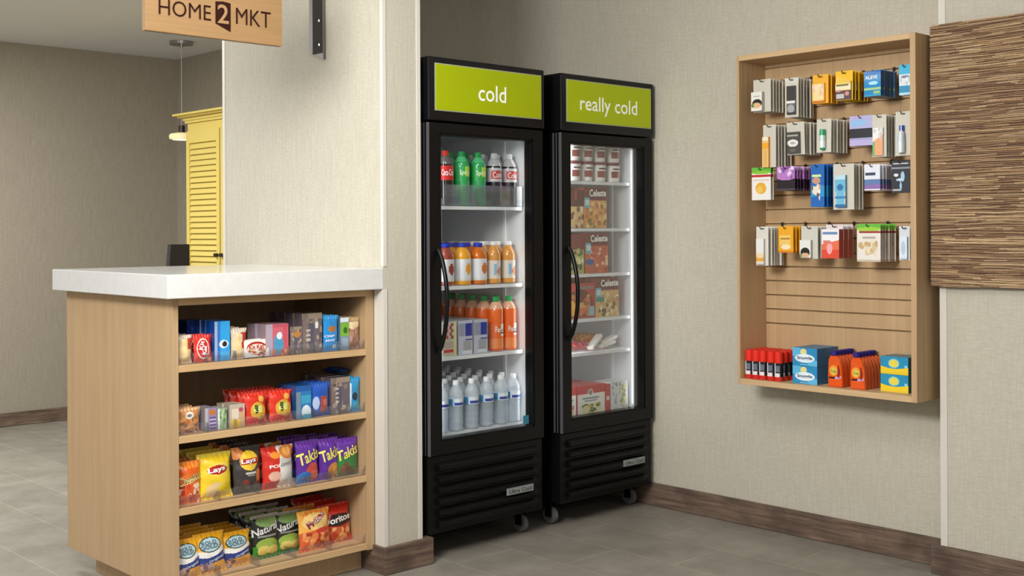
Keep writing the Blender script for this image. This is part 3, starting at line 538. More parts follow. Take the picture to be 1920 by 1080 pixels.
interior('cooler_lamp_right', 2.75, 3.228, 3.358, .45, 1.56, 2.95, 3.62, .3); interior('cooler_lamp_left', 2.75, 2.762, 3.358, .45, 1.56, 3.05, 3.62, .75)
interior('freezer_lamp_right', 3.44, 3.886, 3.358, .45, 1.56, 3.62, 3.62, .18); interior('freezer_lamp_left', 3.44, 3.447, 3.358, .45, 1.56, 3.72, 3.62, 1.8)
# dotted LED strip on the door jamb of the freezer, small energy sticker on the cooler glass
m = MB()
for k in range(44): m.cyl((3.9042, 3.335, .47+k*.0242), (3.9012, 3.335, .47+k*.0242), .004, seg=6)
m.build('led_dots', M_LED, F2[0], (3.6725, 3.7, 0))
sx, sz = at_y(981, 796, 3.317); sx2, sz2 = at_y(991, 778, 3.317)
tag(MB().box(sx, sx2, 3.3155, 3.3172, sz, sz2, '2f7f97').build('glass_sticker', M_PACK), 'small teal sticker on lower right corner of the cold cooler glass', 'sticker')
def row(proto, cols, z, y0, dy, n, r, label, cat, group, ranks=None, offs=None, wall=None, skip=()):
    first = True
    for ci, px in enumerate(cols):
        X = px if px < 50 else at_y(px, 500, y0+r)[0]
        for k in range(n):
            if (ci, k) in skip: continue
            q = proto if first else dup(proto); first = False
            q.location = (X, y0+r+k*dy, z+.001)
            pos = (' from the left' if len(cols) > 1 else '')
            tag(q, label % ((ORD[ci]+pos) if len(cols) > 1 else ''), cat, group) if False else tag(q, (label+', '+(ORD[ci]+' column, ' if len(cols) > 1 else '')+BACK[k]), cat, group)
Yf = 3.373
# sodas
def pet(col, cap, lab_, texts=(), h=.262, r=.0325, lower=None):
    return bottle('soda_bottle', h, r, lambda k, th: (col if k < .75 else col), cap, lab_, (.34, .60), .42, ribs=0, texts=texts)
coke_body = lambda k, th: '1c1312' if k < .76 else '6a6462'
dc_body = lambda k, th: '1c1617' if k < .76 else 'b9b7ba'
sp_body = lambda k, th: '27a458' if k < .80 else '59c482'
cz = 1.298
def soda(name, body, cap, labf, texts, cols, skip, label, group, n=4, rows0=0, z=cz, h=.208, y0=Yf, cat='soda bottle', shoulder=.72):
    p = bottle(name, h, .031, body, cap, labf, (.46, .72), .42, texts=texts, shoulder=shoulder)
    row(p, cols, z, y0+rows0*.071, .071, n, .0325, label, cat, group)
    return p
sx_ = [at_y(p, 500, Yf+.0325)[0] for p in (836, 866, 897, 927, 955)]
soda('cola_bottle', coke_body, 'd8402c', lambda v, th: 'd01f1a', [('Coca-Cola', .6, .05, .024, 'ffffff', 0, -.35)], [sx_[0]], (), 'cola bottle with red label and red cap, top shelf of cold cooler', 'red label cola', n=1)
soda('lemon_lime_bottle', sp_body, '1d9a48', lambda v, th: '25a850' if abs(th-20) > 30 or .3 > v else 'bfe04a', [('Sprite', .6, .045, .024, 'f0f8d0', 0, -.2)], [sx_[0], sx_[1], sx_[2]], (), 'green lemon-lime soda bottle, top shelf of cold cooler', 'green soda bottles', n=4)
# the first column's front place belongs to the cola: shift that column one row back
for o_ in [o for o in COL.objects if o.name.startswith('lemon_lime_bottle') and abs(o.location.x-sx_[0]) < .001]:
    o_.location.y += .071
    o_['label'] = o_['label'].replace('fourth row', 'fifth row').replace('third row', 'fourth row').replace('second row', 'third row').replace('front row', 'second row')
soda('diet_cola_bottle', dc_body, 'd4d4d6', lambda v, th: 'c8c6ca' if abs(th) > 62 else ('c2302c' if v > .2 and v < .8 else 'c9c7cb'), [('Coke', .59, .04, .024, 'f4f4f4', 0, -.2)], [sx_[3], sx_[4]], (), 'dark diet cola bottle with silver label, top shelf of cold cooler', 'diet cola bottles', n=4)
# clear pusher trays
def pusher(x0, x1, z, h, label, n):
    m = MB(); m.box(x0, x1, 3.3645, 3.366, z+.001, z+h)
    for k in range(n+1): xx = x0+(x1-x0-.0015)*k/n; m.box(xx, xx+.0015, 3.3665, 3.85, z+.001, z+h*.35)
    tag(m.build('clear_pusher_tray', glass('tray_clear', (.97, .97, .98), .7, .05, .10)), label, 'shelf tray')
pusher(sx_[0]-.04, sx_[4]+.04, cz, .08, 'clear plastic front tray holding the soda bottles, cold cooler', 5)
# juices
def juice(body, name='juice_bottle', cap='2038b8'):
    lf = lambda v, th: ('e8e8ec' if v > .1 else 'dfe0d8') if ((th-12)/26)**2+((v-.52)/.24)**2 > 1 else body
    return bottle(name, .160, .0315, lambda k, th: body, cap, lf, (.1, .62), .55, sq=3, shoulder=.68)
jz = .996; jx = [at_y(p, 500, Yf+.036)[0] for p in (834, 866, 896)]
for X, c, w in zip(jx, ('a84a3a', 'f0a420', 'd8701c'), ('dark red', 'yellow', 'orange')):
    p = juice(c); row(p, [X], jz, Yf, .068, 6, .036, '%s smoothie bottle with blue cap, second shelf of cold cooler' % w, 'juice bottle', w+' smoothies')
jx2 = [at_y(p, 500, Yf+.03)[0] for p in (925.5, 953)]
p = bottle('peach_juice_bottle', .165, .028, lambda k, th: 'e09a48', 'eeecec', lambda v, th: 'e4d8cc' if ((th-15)/24)**2+((v-.4)/.26)**2 > 1 and not (-45 < th < -12 and .2 < v < .8) else ('d88a5a' if th > -12 else '8ab8dc'), (.12, .55), .5, shoulder=.66)
row(p, jx2, jz, Yf, .064, 6, .031, 'amber juice bottle with white cap, second shelf of cold cooler', 'juice bottle', 'amber juices')
# cartons of energy drink and orange soda
ez = .732
def ecart(ly, side, w=.07, h=.13, tx=()): return carton('drink_carton', w, h, .07, ly, tx, side, top='a8a8b0', nu=16, nv=26)
ex = [at_y(p, 640, Yf)[0] for p in (843, 873, 901.5)]
dia = [('bg', 'c9c4ae'), ('r', .82, 0, 1, 1, 'd8d49c'), ('r', .06, .5, .8, .94, 'a08c80')]+[('ell', .16+.17*i+(.08 if j % 2 else 0), .55+.09*j, .07, .04, 'a02c2c' if (i+j) % 2 else 'e8c8b8') for i in range(4) for j in range(5)]+[('r', .1, .1, .78, .2, 'c83c34'), ('r', .1, .22, .78, .44, 'b8ac9c')]
p = ecart(dia, 'b4b0a8'); row(p, [ex[0]], ez, Yf, .073, 5, 0, 'drink carton with red diamond pattern, third shelf of cold cooler', 'drink carton', 'red diamond cartons')
rb = [('bg', 'c4c8d8'), ('r', .5, .55, .98, .92, '243c9c'), ('r', .04, .55, .45, .92, '9aa0b4'), ('r', .5, .42, .98, .46, '2c3c98'), ('r', .35, .1, .9, .4, 'a8acb0'), ('r', .3, .04, .9, .12, 'dfe2ea')]
p = ecart(rb, '9a9eb0'); row(p, [ex[1], ex[2]], ez, Yf, .073, 5, 0, 'blue and silver energy drink carton, third shelf of cold cooler', 'drink carton', 'blue silver cartons')
fx_ = [at_y(p, 640, Yf+.0325)[0] for p in (929.5, 954)]
p = bottle('orange_soda_bottle', .212, .030, lambda k, th: 'f0671c' if k < .78 else 'e8b090', '1e9a52', lambda v, th: 'f08a48' if v < .45 else ('2c3a5c' if (5 < th < 35 and .6 < v < .85) else ('e8f0e0' if -5 < th < 45 and v > .5 else 'ef6a20')), (.05, .5), .42, texts=[('Fanta', .40, .04, .022, 'f4f8f0', 0, -.1)], shoulder=.74)
row(p, fx_, ez, Yf, .069, 6, .0325, 'orange soda bottle with green cap, third shelf of cold cooler', 'soda bottle', 'orange sodas')
# water
wz = .446; wx = [at_y(p, 790, Yf+.022)[0] for p in (827, 855, 884, 912, 939, 962)]
wf = lambda v, th: 'e6eef6' if v > .55 or v < .12 or abs(th) > 55 else '2a3f9c'
p = bottle('water_bottle', .190, .0285, lambda k, th: 'd9e4f0' if k < .7 else 'eaf0f6', 'f2f4f6', lambda v, th: ('3c8ab8' if 60 < th < 120 or -120 < th < -60 else 'dfe8f4') if abs(th) > 50 else ('2a3f9c' if .1 < v < .5 else 'e6eef6'), (.50, .64), .42, mat=M_CLEAR, ribs=520, shoulder=.70)
row(p, wx, wz, Yf-.011, .066, 7, .033, 'clear water bottle, bottom shelf of cold cooler', 'water bottle', 'water bottles on the bottom shelf')
# ---------------- freezer goods
Yz = 3.373
pint = thing('ice_cream_tub', '-', 'ice cream'); m = MB(); hh = .083
def pcol(z, th):
    v = z/hh
    if v > .84: return 'e8e2dc'
    if -55 < th < 25 and .22 < v < .52: return '8a4038' if th < 5 else 'a8584a'
    if -40 < th < 40 and .62 < v < .7: return '4a3a38'
    return 'e9e4de'
m.lathe([(.030, 0), (.0305, .004)]+[(.031+.0035*i/10, .004+.068*i/10) for i in range(11)], pcol, 28); m.build('cup', M_PACK, pint, smooth=50)
m = MB(); m.lathe([(.0365, .070), (.037, .072), (.037, .0815), (.035, .083)], '6e1f2c', 24); m.build('lid', M_PACK, pint, smooth=50)
px_ = [at_y(p, 320, Yz+.036)[0] for p in (1074, 1097, 1121, 1147)]; first = True
for ci, X in enumerate(px_):
    for k in range(3):
        for l in range(2):
            q = pint if first else dup(pint); first = False; q.location = (X, Yz+.036+k*.076, 1.411+l*.0835)
            tag(q, 'burgundy-lidded ice cream tub, %s layer, %s from left, %s, freezer' % (['lower', 'upper'][l], ORD[ci], BACK[k]), 'ice cream', 'ice cream tubs on the top freezer shelf')
def fz(z, x0, x1, yt, maker, label, cat, name, n=1, dy=.034, Y=Yz):
    xa = at_y(x0, yt, Y)[0]; xb = at_y(x1, yt, Y)[0]; zt = at_y((x0+x1)/2, yt, Y)[1]; ob = maker(xb-xa, zt-z-.001); ob.name = name
    for k in range(n):
        q = ob if k == 0 else dup(ob); q.location = ((xa+xb)/2, Y+k*dy, z+.001); tag(q, label+(', '+BACK[k] if k else ''), cat, (label+' and rows behind') if n > 1 else None)
def pizza(cols, bx, sd): return CT(.03, [('bg', '7e2a22'), ('ell', .5, .85, .5, .12, '5c2a26'), ('d', .68, 0, 0, cols[0])]+[('spk', .1, .02, .98, .62, cols[1], 46, .07)]+[('r', .03, .5, .26, .76, '6cb4c8'), ('r', .06, .56, .22, .7, 'cfe8ee'), bx], [('C', .12, .87, .14, .14, 'c04c34', 0, .01), ('Celeste', .6, .87, .74, .18, 'fbf6ee', .02, .03)], side='a8503c', top='8c3c30', seed=sd)
P = 'pizza box with white script name, %s'
fz(1.213, 1095, 1137, 352, pizza(('e0a058', ['e8c078', 'f0dc9c', 'c87838', 'ecd08c', '8a7030']), ('r', 0, 0, .01, .01, '000000'), 3), P % 'second freezer shelf', 'pizza box', 'pizza_box', 6)
fz(1.213, 1062, 1094, 356, CT(.03, [('bg', '5c2a2a'), ('d', .56, 0, 0, 'e4c088'), ('r', 0, .24, 1, .3, 'ecd0a0'), ('spk', 0, .02, 1, .5, ['e8c898', 'f0d8b0', 'd8a870', '7c4a30'], 16, .09), ('r', .5, .74, .62, 1, 'b03830')], side='8c5a40'), 'maroon and cream pizza box at left of second freezer shelf', 'pizza box', 'pizza_box', 6)
fz(1.022, 1097, 1140, 437, pizza(('c86038', ['d86a40', 'e8a878', 'b84c30', 'f0c8a0', 'a84028']), ('ell', .2, .28, .18, .08, '2c60a8'), 5), P % 'third freezer shelf', 'pizza box', 'pizza_box', 6)
fz(1.022, 1063, 1095, 440, CT(.03, [('bg', '7c2c28'), ('d', .62, 0, 0, 'b8b060'), ('spk', 0, .02, 1, .6, ['e0d890', '5c6c34', 'f0ecb8', '3c4c2c', 'c8b870'], 26, .1)], side='8c5a40', seed=6), 'green-topped pizza box at left of third freezer shelf', 'pizza box', 'pizza_box', 6)
fz(.834, 1116, 1160, 521, pizza(('d8b070', ['ecd8a0', 'f4e8c0', 'c89850', '5c5028', 'e0c080']), ('r', .02, .38, .38, .5, '3c8c78'), 8), P % 'fourth freezer shelf', 'pizza box', 'pizza_box', 5)
fz(.834, 1063, 1115, 531, CT(.035, [('bg', 'c03c2c'), ('ell', .45, .4, .5, .42, '6c2c20'), ('spk', .1, .08, .8, .66, ['c8843c', 'e0a850', '9c5028', 'd86c38', 'a84428'], 40, .09), ('ell', .18, .3, .14, .22, 'e8a830'), ('r', .42, .82, .95, .92, '8c8078'), ('r', .8, .06, .98, .34, '8cc4d4'), ('d', .07, 0, 0, 'a8483c')], side='a03c2c', seed=2), 'wide red frozen meal box at left of fourth freezer shelf', 'frozen meal box', 'frozen_meal_box', 4, .04)
# lying bags and wrapped bars
def lump(name, label, px, py, w, d, h, cols, Y, cat='frozen snack', rz=0, sd=1, z=.694):
    X = at_y(px, py, Y)[0]; b = MB(); rnd = random.Random(sd); nu, nv = 14, 10; vs = []; fs = []; cs = []
    for sgn in (0, 1):
        for j in range(nv+1):
            for i in range(nu+1):
                u = i/nu*2-1; v = j/nv*2-1; e = max(0, 1-abs(u)**3)**.6*max(0, 1-abs(v)**3)**.6
                vs.append((u*w/2, v*d/2, .003+(h*.5*(1+(e if sgn else -e)))+.002*math.sin(9*u+sd)*math.sin(8*v)))
    for sgn in (0, 1):
        for j in range(nv):
            for i in range(nu):
                a = sgn*(nu+1)*(nv+1)+j*(nu+1)+i; q = (a, a+1, a+nu+2, a+nu+1); fs.append(q if sgn else q[::-1]); cs.append(rnd.choice(cols))
    b.raw(vs, fs, cs); o = b.build(name, M_FOIL, smooth=60); o.location = (X, Y+d/2, z); o.rotation_euler = (0, 0, rz)
    return tag(o, label, cat)
lump('frozen_snack_bag', 'green frozen snack bag lying on the fifth freezer shelf', 1066, 650, .075, .16, .04, ['2c9a44', '3cb054', '1c7c34', 'a8c03c'], 3.385, sd=2)
lump('frozen_snack_bag', 'red frozen snack bag lying in middle of the fifth freezer shelf', 1092, 650, .085, .17, .042, ['c83040', 'd85060', 'a82030', 'e0a0a0'], 3.385, sd=3)
lump('frozen_snack_bag', 'orange frozen snack bag lying behind the red one, fifth freezer shelf', 1120, 640, .12, .15, .062, ['d89040', 'c87830', 'e8b060', 'b8602c'], 3.43, sd=4)
lump('frozen_snack_bag', 'pink frozen snack bag beside the white-wrapped bars, fifth freezer shelf', 1110, 650, .06, .12, .035, ['e08080', 'd85060', 'f0b0a0'], 3.385, sd=6)
lump('cookie_pack', 'dark blue pack lying on top of the tall grey cracker packs', 646, 697, .05, .1, .02, ['16306c', '1c3c84', '24509c', '12265a'], 3.44, 'cookies', .3, 7, at_y(638, 707, 3.402)[1]+.001)
for i, (px, Y, zz, rz, rx) in enumerate(((1122, 3.38, .026, .35, -.42), (1143, 3.385, .01, .2, -.12), (1145, 3.40, .026, .15, -.2))):
    X = at_y(px, 650, Y)[0]; m = MB(); m.box(-.055, .055, 0, .03, 0, .014, 'f2efe8'); m.box(.0551, .068, .004, .026, .005, .008, 'e8e4dc'); m.box(-.068, -.0551, .004, .026, .005, .008, 'e8e4dc')
    ob = m.build('ice_cream_bar', M_PACK, bevel=.003); ob.location = (X, Y, .694+zz+.004); ob.rotation_euler = (0, rx, rz)
    tag(ob, 'white-wrapped ice cream bar, %s on the fifth freezer shelf' % ['tilted steeply leftmost', 'lowest at right', 'uppermost at right'][i], 'ice cream bar', 'white-wrapped bars')
redbox = lambda sp, sd: [('bg', 'f0ece6'), ('r', 0, .72, 1, 1, 'c8242c'), ('ell', .47, .74, .1, .13, 'f0ece6'), ('ell', .47, .76, .07, .09, '8c8078'), ('r', .18, .54, .78, .59, '7c8494'), ('r', .25, .46, .72, .5, '9aa0ac'), ('ell', .5, .2, .36, .2, 'e8e0b0'), ('spk', .18, .06, .82, .36, sp, 24, .06)]
fz(.427, 1056, 1080, 727, CT(.12, redbox(['c83c28', 'e08048', 'd86038', 'f0c0a0'], 1), side='c8283a', top='cf5058', nu=16), 'red and white frozen meal box at left on the freezer floor', 'frozen meal box', 'frozen_meal_box', 2, .13)
fz(.427, 1083, 1134, 722, CT(.12, redbox(['6c7c3c', 'c8b860', '3c5030', 'e8dc90'], 2), side='c0202c', top='cf5058', nu=28), 'red and white frozen meal box in middle of the freezer floor', 'frozen meal box', 'frozen_meal_box', 2, .13)
fz(.427, 1136, 1144, 720, CT(.12, [('bg', 'c8242c'), ('ell', .5, .5, .4, .08, 'e8d8d0')], side='c0202c', top='cf5058', nu=8), 'narrow red frozen meal box end between two wider boxes, freezer floor', 'frozen meal box', 'frozen_meal_box', 1)
fz(.427, 1146, 1177, 715, CT(.1, [('bg', 'e4e6e4'), ('spk', .08, .05, .35, .95, ['8c98b8', 'b8c0d0'], 14, .06), ('spk', .5, .1, .95, .95, ['e0cc70', 'c8c8a0', 'f0e8a8', '9cac78'], 26, .08)], side='d8dad8', top='e0e0e0'), 'white frozen box with yellow picture at right of the freezer floor', 'frozen meal box', 'frozen_box', 1)
# ================================================================ WALL DISPLAY
BX0, BY0, BY1, BZ0, BZ1 = 3.785, 1.985, 2.73, .603, 1.878
o = (3.9, (BY0+BY1)/2, BZ0); wb = thing('wall_display_case', 'oak wall-mounted slatwall display case hung with toiletries', 'display case', o)
tk = .021; XI = 3.962
MB().box(BX0, XR-.0008, BY0, BY0+tk, BZ0, BZ1).build('side_panel', M_BOXW, wb, o, bevel=.001)
MB().box(BX0, XR-.0008, BY1-tk*.55, BY1, BZ0, BZ1).build('side_panel', M_BOXW, wb, o, bevel=.001)
MB().box(BX0, XR-.0008, BY0+tk, BY1-tk*.55, BZ1-.02, BZ1).build('top_panel', M_BOXH, wb, o, bevel=.001)
MB().box(BX0, XR-.0008, BY0+tk, BY1-tk*.55, BZ0, BZ0+.021).build('bottom_panel', M_BOXH, wb, o, bevel=.001)
SLOT = [at_x(1444, 129+26.47*k, XI)[1] for k in range(19)]
m = MB(); ys0, ys1 = BY0+tk+.0003, BY1-tk*.55-.0003; prev = BZ1-.0203
for z in SLOT: m.box(XI, XI+.015, ys0, ys1, z+.003, prev); prev = z-.003
m.box(XI, XI+.015, ys0, ys1, BZ0+.0213, prev); m.box(XI+.0152, XR-.001, ys0, ys1, BZ0+.0213, BZ1-.0203)
m.build('slatwall', M_BOXW, wb, o)
for k in (0, 4, 7, 11, 15): pass
RWZ = -math.pi/2
def cardpack(w, h, card, kind, cols, art_=None, texts=(), d=.012, sd=1):
    """hanging item: origin top centre front; local facing -Y"""
    r = thing('hanging_pack', '-', 'package')
    m = MB(); hw = .006
    # card with a hang slot
    vs0 = [(-w/2, 0), (w/2, 0), (w/2, -h), (-w/2, -h)]
    sl = (-.009, .009, -.010, -.006)
    for (a, b, c_, e) in ((-w/2, w/2, -h, sl[2]), (-w/2, sl[0], sl[2], sl[3]), (sl[1], w/2, sl[2], sl[3]), (-w/2, w/2, sl[3], 0)): m.box(a, b, 0, .0012, c_, e, card)
    if art_:
        g = MB(); face_grid(g, w, h, art(art_, sd), 34, 54); bb = len(m.v); m.v += [(x, y-.0004, z-h) for x, y, z in g.v]; m.f += [tuple(bb+k for k in f) for f in g.f]; m.c += g.c; m.m += g.m
    for t_ in texts:
        g = MB(); put_text(g, t_[0], t_[1], t_[2], t_[3], t_[4], t_[5], w, h, off=t_[6] if len(t_) > 6 else .005); bb = len(m.v); m.v += [(x, y-.0006-(d if kind == 'box' else 0), z-h) for x, y, z in g.v]; m.f += [tuple(bb+k for k in f) for f in g.f]; m.c += g.c; m.m += g.m
    m.build('card', M_PACK, r)
    p = MB()
    if kind == 'box':         # printed carton on the card: cols = layers, side
        g = MB(); bw = cols.get('w', 1)*w; bh = cols.get('h', .7)*h; ox = cols.get('x', 0)*w; oz = -h+cols.get('z', .02)*h
        p.box(ox-bw/2, ox+bw/2, -d, -.0006, oz, oz+bh, cols['side'], skip='f'); face_grid(g, bw, bh, art(cols['art'], sd), 34, 44)
        bb = len(p.v); p.v += [(x+ox, -d, z+oz) for x, y, z in g.v]; p.f += [tuple(bb+k for k in f) for f in g.f]; p.c += g.c; p.m += g.m
        p.build('carton', M_PACK, r)
    elif kind == 'tube':      # list of (x, z0, z1, r0, r1, colour)
        for (x, z0, z1, r0, r1, c_) in cols: p.cyl((x*w, -max(r0, r1)*.9, -h+z0*h), (x*w, -max(r0, r1)*.9, -h+z1*h), r0, c_, 12, r1=r1)
        p.build('product', M_SODA, r, smooth=50)
    return r
HOOKN = ['leftmost', 'second from left', 'third from left', 'fourth from left', 'fifth from left', 'rightmost']
ROWN = ['top', 'second', 'third', 'lowest']
def hang(rw, ci, x0, x1, y0, y1, maker, label, n, cat='package', name='hanging_pack', dx=.021, X=3.825, tilt=0):
    Ya, _ = at_x(x0, (y0+y1)/2, X); Yb_, _ = at_x(x1, (y0+y1)/2, X); w = Ya-Yb_; Yc = (Ya+Yb_)/2; px = (x0+x1)/2; _, zt = at_x(px, y0, X); _, zb = at_x(px, y1, X); h = zt-zb
    Yc = max(min(Yc, BY1-tk*.55-.004-w/2), BY0+tk+.004+w/2)
    ob = maker(w, h); ob.name = name; rnd = random.Random(rw*10+ci)
    g = '%s on the %s peg row' % (label, ROWN[rw])
    n = min(n, int((XI-.004-X)/dx))
    for k in range(n):
        q = ob if k == 0 else dup(ob); q.location = (X+k*dx, Yc+(rnd.uniform(-.0025, .0025) if k else 0), zt); q.rotation_euler = (0, (tilt if k == 0 else rnd.uniform(-.02, .02)), RWZ+rnd.uniform(-.06, .06))
        q.rotation_euler = (tilt if k == 0 else tilt*.3, 0, RWZ+rnd.uniform(-.05, .05))
        tag(q, label+(', front of its hook' if k == 0 and n > 1 else (', %s on its hook' % (ORD[k]) if k else '')), cat, g if n > 1 else None)
    hk = MB(); hz = zt-.0085
    zs = min(SLOT, key=lambda s: abs(s-hz-.012))
    hk.tube([(XI+.008, Yc, zs), (XI-.006, Yc, zs), (XI-.012, Yc, hz), (X-.012, Yc, hz), (X-.018, Yc, hz+.008)], .0018, seg=6); hk.box(XI-.003, XI-.0005, Yc-.005, Yc+.005, zs-.008, zs+.007)
    tag(hk.build('peg_hook', M_DKSTEEL), 'dark metal peg hook in the %s peg row, %s' % (ROWN[rw], HOOKN[ci]), 'hook', 'peg hooks in the slatwall')
G = 'cfcabb'; G2 = 'c4bfb0'
# row 1
hang(0, 0, 1413, 1445, 149, 210, lambda w, h: cardpack(w, h, G, 'box', dict(w=.62, h=.58, x=-.16, z=.03, side='b8b0a8', art=[('bg', 'e8e6dc'), ('ell', .55, .4, .45, .22, '1c1c16'), ('ell', .5, .28, .4, .15, 'e8b888'), ('ell', .15, .3, .12, .12, '5c8c4c'), ('r', .2, .75, .8, .8, 'a8a498')]), d=.02), 'grey card holding a small white box with black swoosh', 5, 'toiletry card')
hang(0, 1, 1472, 1497, 146, 220, lambda w, h: cardpack(w, h, G, 'box', dict(w=.62, h=.72, x=.03, z=.07, side='5c5854', art=[('bg', '3a3838'), ('r', 0, .38, 1, .47, 'e8e8e4'), ('r', 0, 0, 1, .38, '6a6c6e'), ('ell', .5, .2, .4, .14, 'a8aaac'), ('r', 0, 0, 1, .06, '2c2e30')]), d=.01), 'tall grey card with black and silver shaver', 6, 'toiletry card')
hang(0, 2, 1524, 1553, 140, 194, lambda w, h: cardpack(w, h, 'f0b028', 'box', dict(w=.78, h=.66, x=-.08, z=.04, side='d88a20', art=[('bg', 'f0b838'), ('r', .08, .1, .92, .95, 'f2d89a'), ('spk', .1, .2, .9, .9, ['ecc8b8', 'f4e0b8', 'e8c0a0'], 14, .12), ('r', 0, 0, 1, .08, 'e07820')]), d=.008), 'orange and cream medicine packet', 4, 'medicine packet')
hang(0, 3, 1567, 1599, 133, 188, lambda w, h: cardpack(w, h, 'f4c020', 'box', dict(w=.9, h=.62, x=-.02, z=.02, side='3a2c34', art=[('bg', 'eac860'), ('r', 0, .55, 1, .85, 'f0e4c0'), ('r', .05, .75, .85, .84, '6c6c48'), ('r', 0, 0, 1, .5, '5c4450'), ('r', .05, .06, .55, .32, 'c8c4c0'), ('ell', .75, .32, .14, .12, 'd89090'), ('ell', .2, .5, .2, .06, 'd8a080')]), d=.006), 'yellow card with dark lower half and black packet', 6, 'medicine packet')
hang(0, 4, 1625, 1657, 132, 181, lambda w, h: cardpack(w, h, '1f7cc0', 'box', dict(w=1, h=.96, x=0, z=.0, side='1f4c7c', art=[('bg', '2088c8'), ('r', 0, .85, 1, 1, '2a70b8'), ('ell', .55, .52, .28, .07, 'b0e4f4'), ('r', 0, .24, 1, .34, 'a8d088'), ('r', .55, .08, .95, .2, '9cc878'), ('r', 0, 0, 1, .06, '38a0cc')]), texts=[('ALEVE', .45, .72, .72, .13, 'f4f8e8', .02)], d=.018), 'bright blue medicine box with white name', 5, 'medicine box', dx=.022)
hang(0, 5, 1686, 1709, 121, 178, lambda w, h: cardpack(w, h, '3ab0d8', 'none', None, [('bg', '3cb4dc'), ('r', 0, .1, 1, .3, '2c8cb8'), ('r', 0, .32, 1, .68, 'dfe4ec'), ('ell', .5, .6, .34, .05, '7c84a0'), ('spk', .15, .36, .85, .52, ['c0ccd8', 'eef0f4'], 8, .1), ('r', 0, 0, 1, .08, 'b8dce8')]), 'light blue and white sachet', 2, 'sachet')
# row 2
hang(1, 0, 1431, 1455, 234, 314, lambda w, h: cardpack(w, h, G, 'box', dict(w=.5, h=.72, x=-.2, z=.0, side='d8902c', art=[('bg', 'e8c078'), ('r', 0, .62, 1, .8, 'f0a828'), ('ell', .5, .93, .45, .07, 'f0e8d0'), ('r', .3, .0, .7, .6, 'e8b060')]), d=.012), 'grey card with orange toothbrush', 6, 'toiletry card')
hang(1, 1, 1475, 1508, 229, 290, lambda w, h: cardpack(w, h, G, 'box', dict(w=.72, h=.66, x=-.08, z=.04, side='5a5650', art=[('bg', '4c4844'), ('ell', .5, .48, .42, .17, 'e8e8e4'), ('r', .05, .8, .9, .86, 'b8b4a8'), ('r', .3, .1, .7, .2, '6a6660'), ('ell', .5, .48, .2, .06, 'b0b0ac')]), d=.012), 'grey card with dark razor pack', 6, 'toiletry card', tilt=.04)
hang(1, 2, 1532, 1559, 223, 286, lambda w, h: cardpack(w, h, G, 'tube', [(.0, .07, .13, .008, .010, '1f9c60'), (.0, .13, .34, .0115, .0115, 'e8f0ec'), (.0, .34, .5, .0115, .0115, 'bfe0d0'), (.0, .5, .68, .0115, .0105, '24a06c')]), 'grey card with white and green deodorant stick', 6, 'toiletry card', tilt=-.03)
hang(1, 3, 1593, 1636, 217, 273, lambda w, h: cardpack(w, h, 'b8b0dc', 'none', None, [('bg', 'b4b0dc'), ('ell', .4, .76, .38, .12, '94bce4'), ('r', 0, .32, 1, .58, '22242c'), ('ell', .5, .28, .5, .12, '22242c'), ('r', 0, 0, 1, .2, 'bcb0dc'), ('r', 0, .18, 1, .26, 'a8a4d0')]), 'lavender pouch with black band', 3, 'pouch')
hang(1, 4, 1636, 1662, 215, 294, lambda w, h: cardpack(w, h, G, 'box', dict(w=.72, h=.66, x=-.05, z=.03, side='b8b4a8', art=[('bg', 'f0ece8'), ('d', .5, .25, 0, 'eca878'), ('r', 0, 0, .2, .5, '6ab86c'), ('spk', .1, .6, .9, .95, ['d8d4dc', 'c8c4cc'], 8, .1)]), d=.008), 'grey card with white, orange and green packet', 5, 'toiletry card')
hang(1, 5, 1679, 1708, 209, 292, lambda w, h: cardpack(w, h, G, 'tube', [(.0, .06, .3, .0135, .0135, 'd4dce0'), (.0, .3, .5, .0135, .012, 'c8d4dc'), (.0, .5, .56, .012, .006, 'e4e8ec'), (.0, .56, .68, .009, .009, '2c4ca8')]), 'grey card with clear bottle and blue cap', 2, 'toiletry card', tilt=-.02)
# row 3
hang(2, 0, 1410, 1445, 314, 375, lambda w, h: cardpack(w, h, 'dcd6cc', 'none', None, [('bg', 'eeeae4'), ('r', 0, .86, 1, 1, '64b838'), ('d', .0, 0, 0, 'eeeae4'), ('ell', .5, .84, .5, .05, '8cc838'), ('r', 0, .70, 1, .78, 'c03030'), ('ell', .48, .36, .28, .18, 'e8b038'), ('ell', .42, .32, .15, .1, 'f0c860'), ('r', .1, .6, .9, .63, 'd8c8b8')]), 'white pouch of yellow drops with green header', 2, 'snack pouch')
hang(2, 1, 1457, 1490, 312, 357, lambda w, h: cardpack(w, h, 'b070b8', 'none', None, [('bg', 'b87cc4'), ('spk', .1, .55, .9, .95, ['d8b0e0', '8c50a0', 'e8d8f0'], 14, .1), ('d', .42, 0, .3, '1c161c'), ('r', 0, 0, 1, .08, '4a444c')]), 'purple and black packet', 6, 'toiletry packet')
hang(2, 2, 1520, 1546, 308, 388, lambda w, h: cardpack(w, h, '1f6cc0', 'none', None, [('bg', '1f66b8'), ('r', .1, .7, .75, .76, 'd0e8a0'), ('ell', .4, .62, .3, .08, 'c89878'), ('r', 0, .25, 1, .5, '2f94cc'), ('ell', .4, .38, .3, .1, 'e8e0d0'), ('spk', .1, .2, .7, .5, ['7c4a3c', 'f0ece4', 'd8a060'], 8, .07)]), 'tall bright blue packet', 5, 'medicine packet')
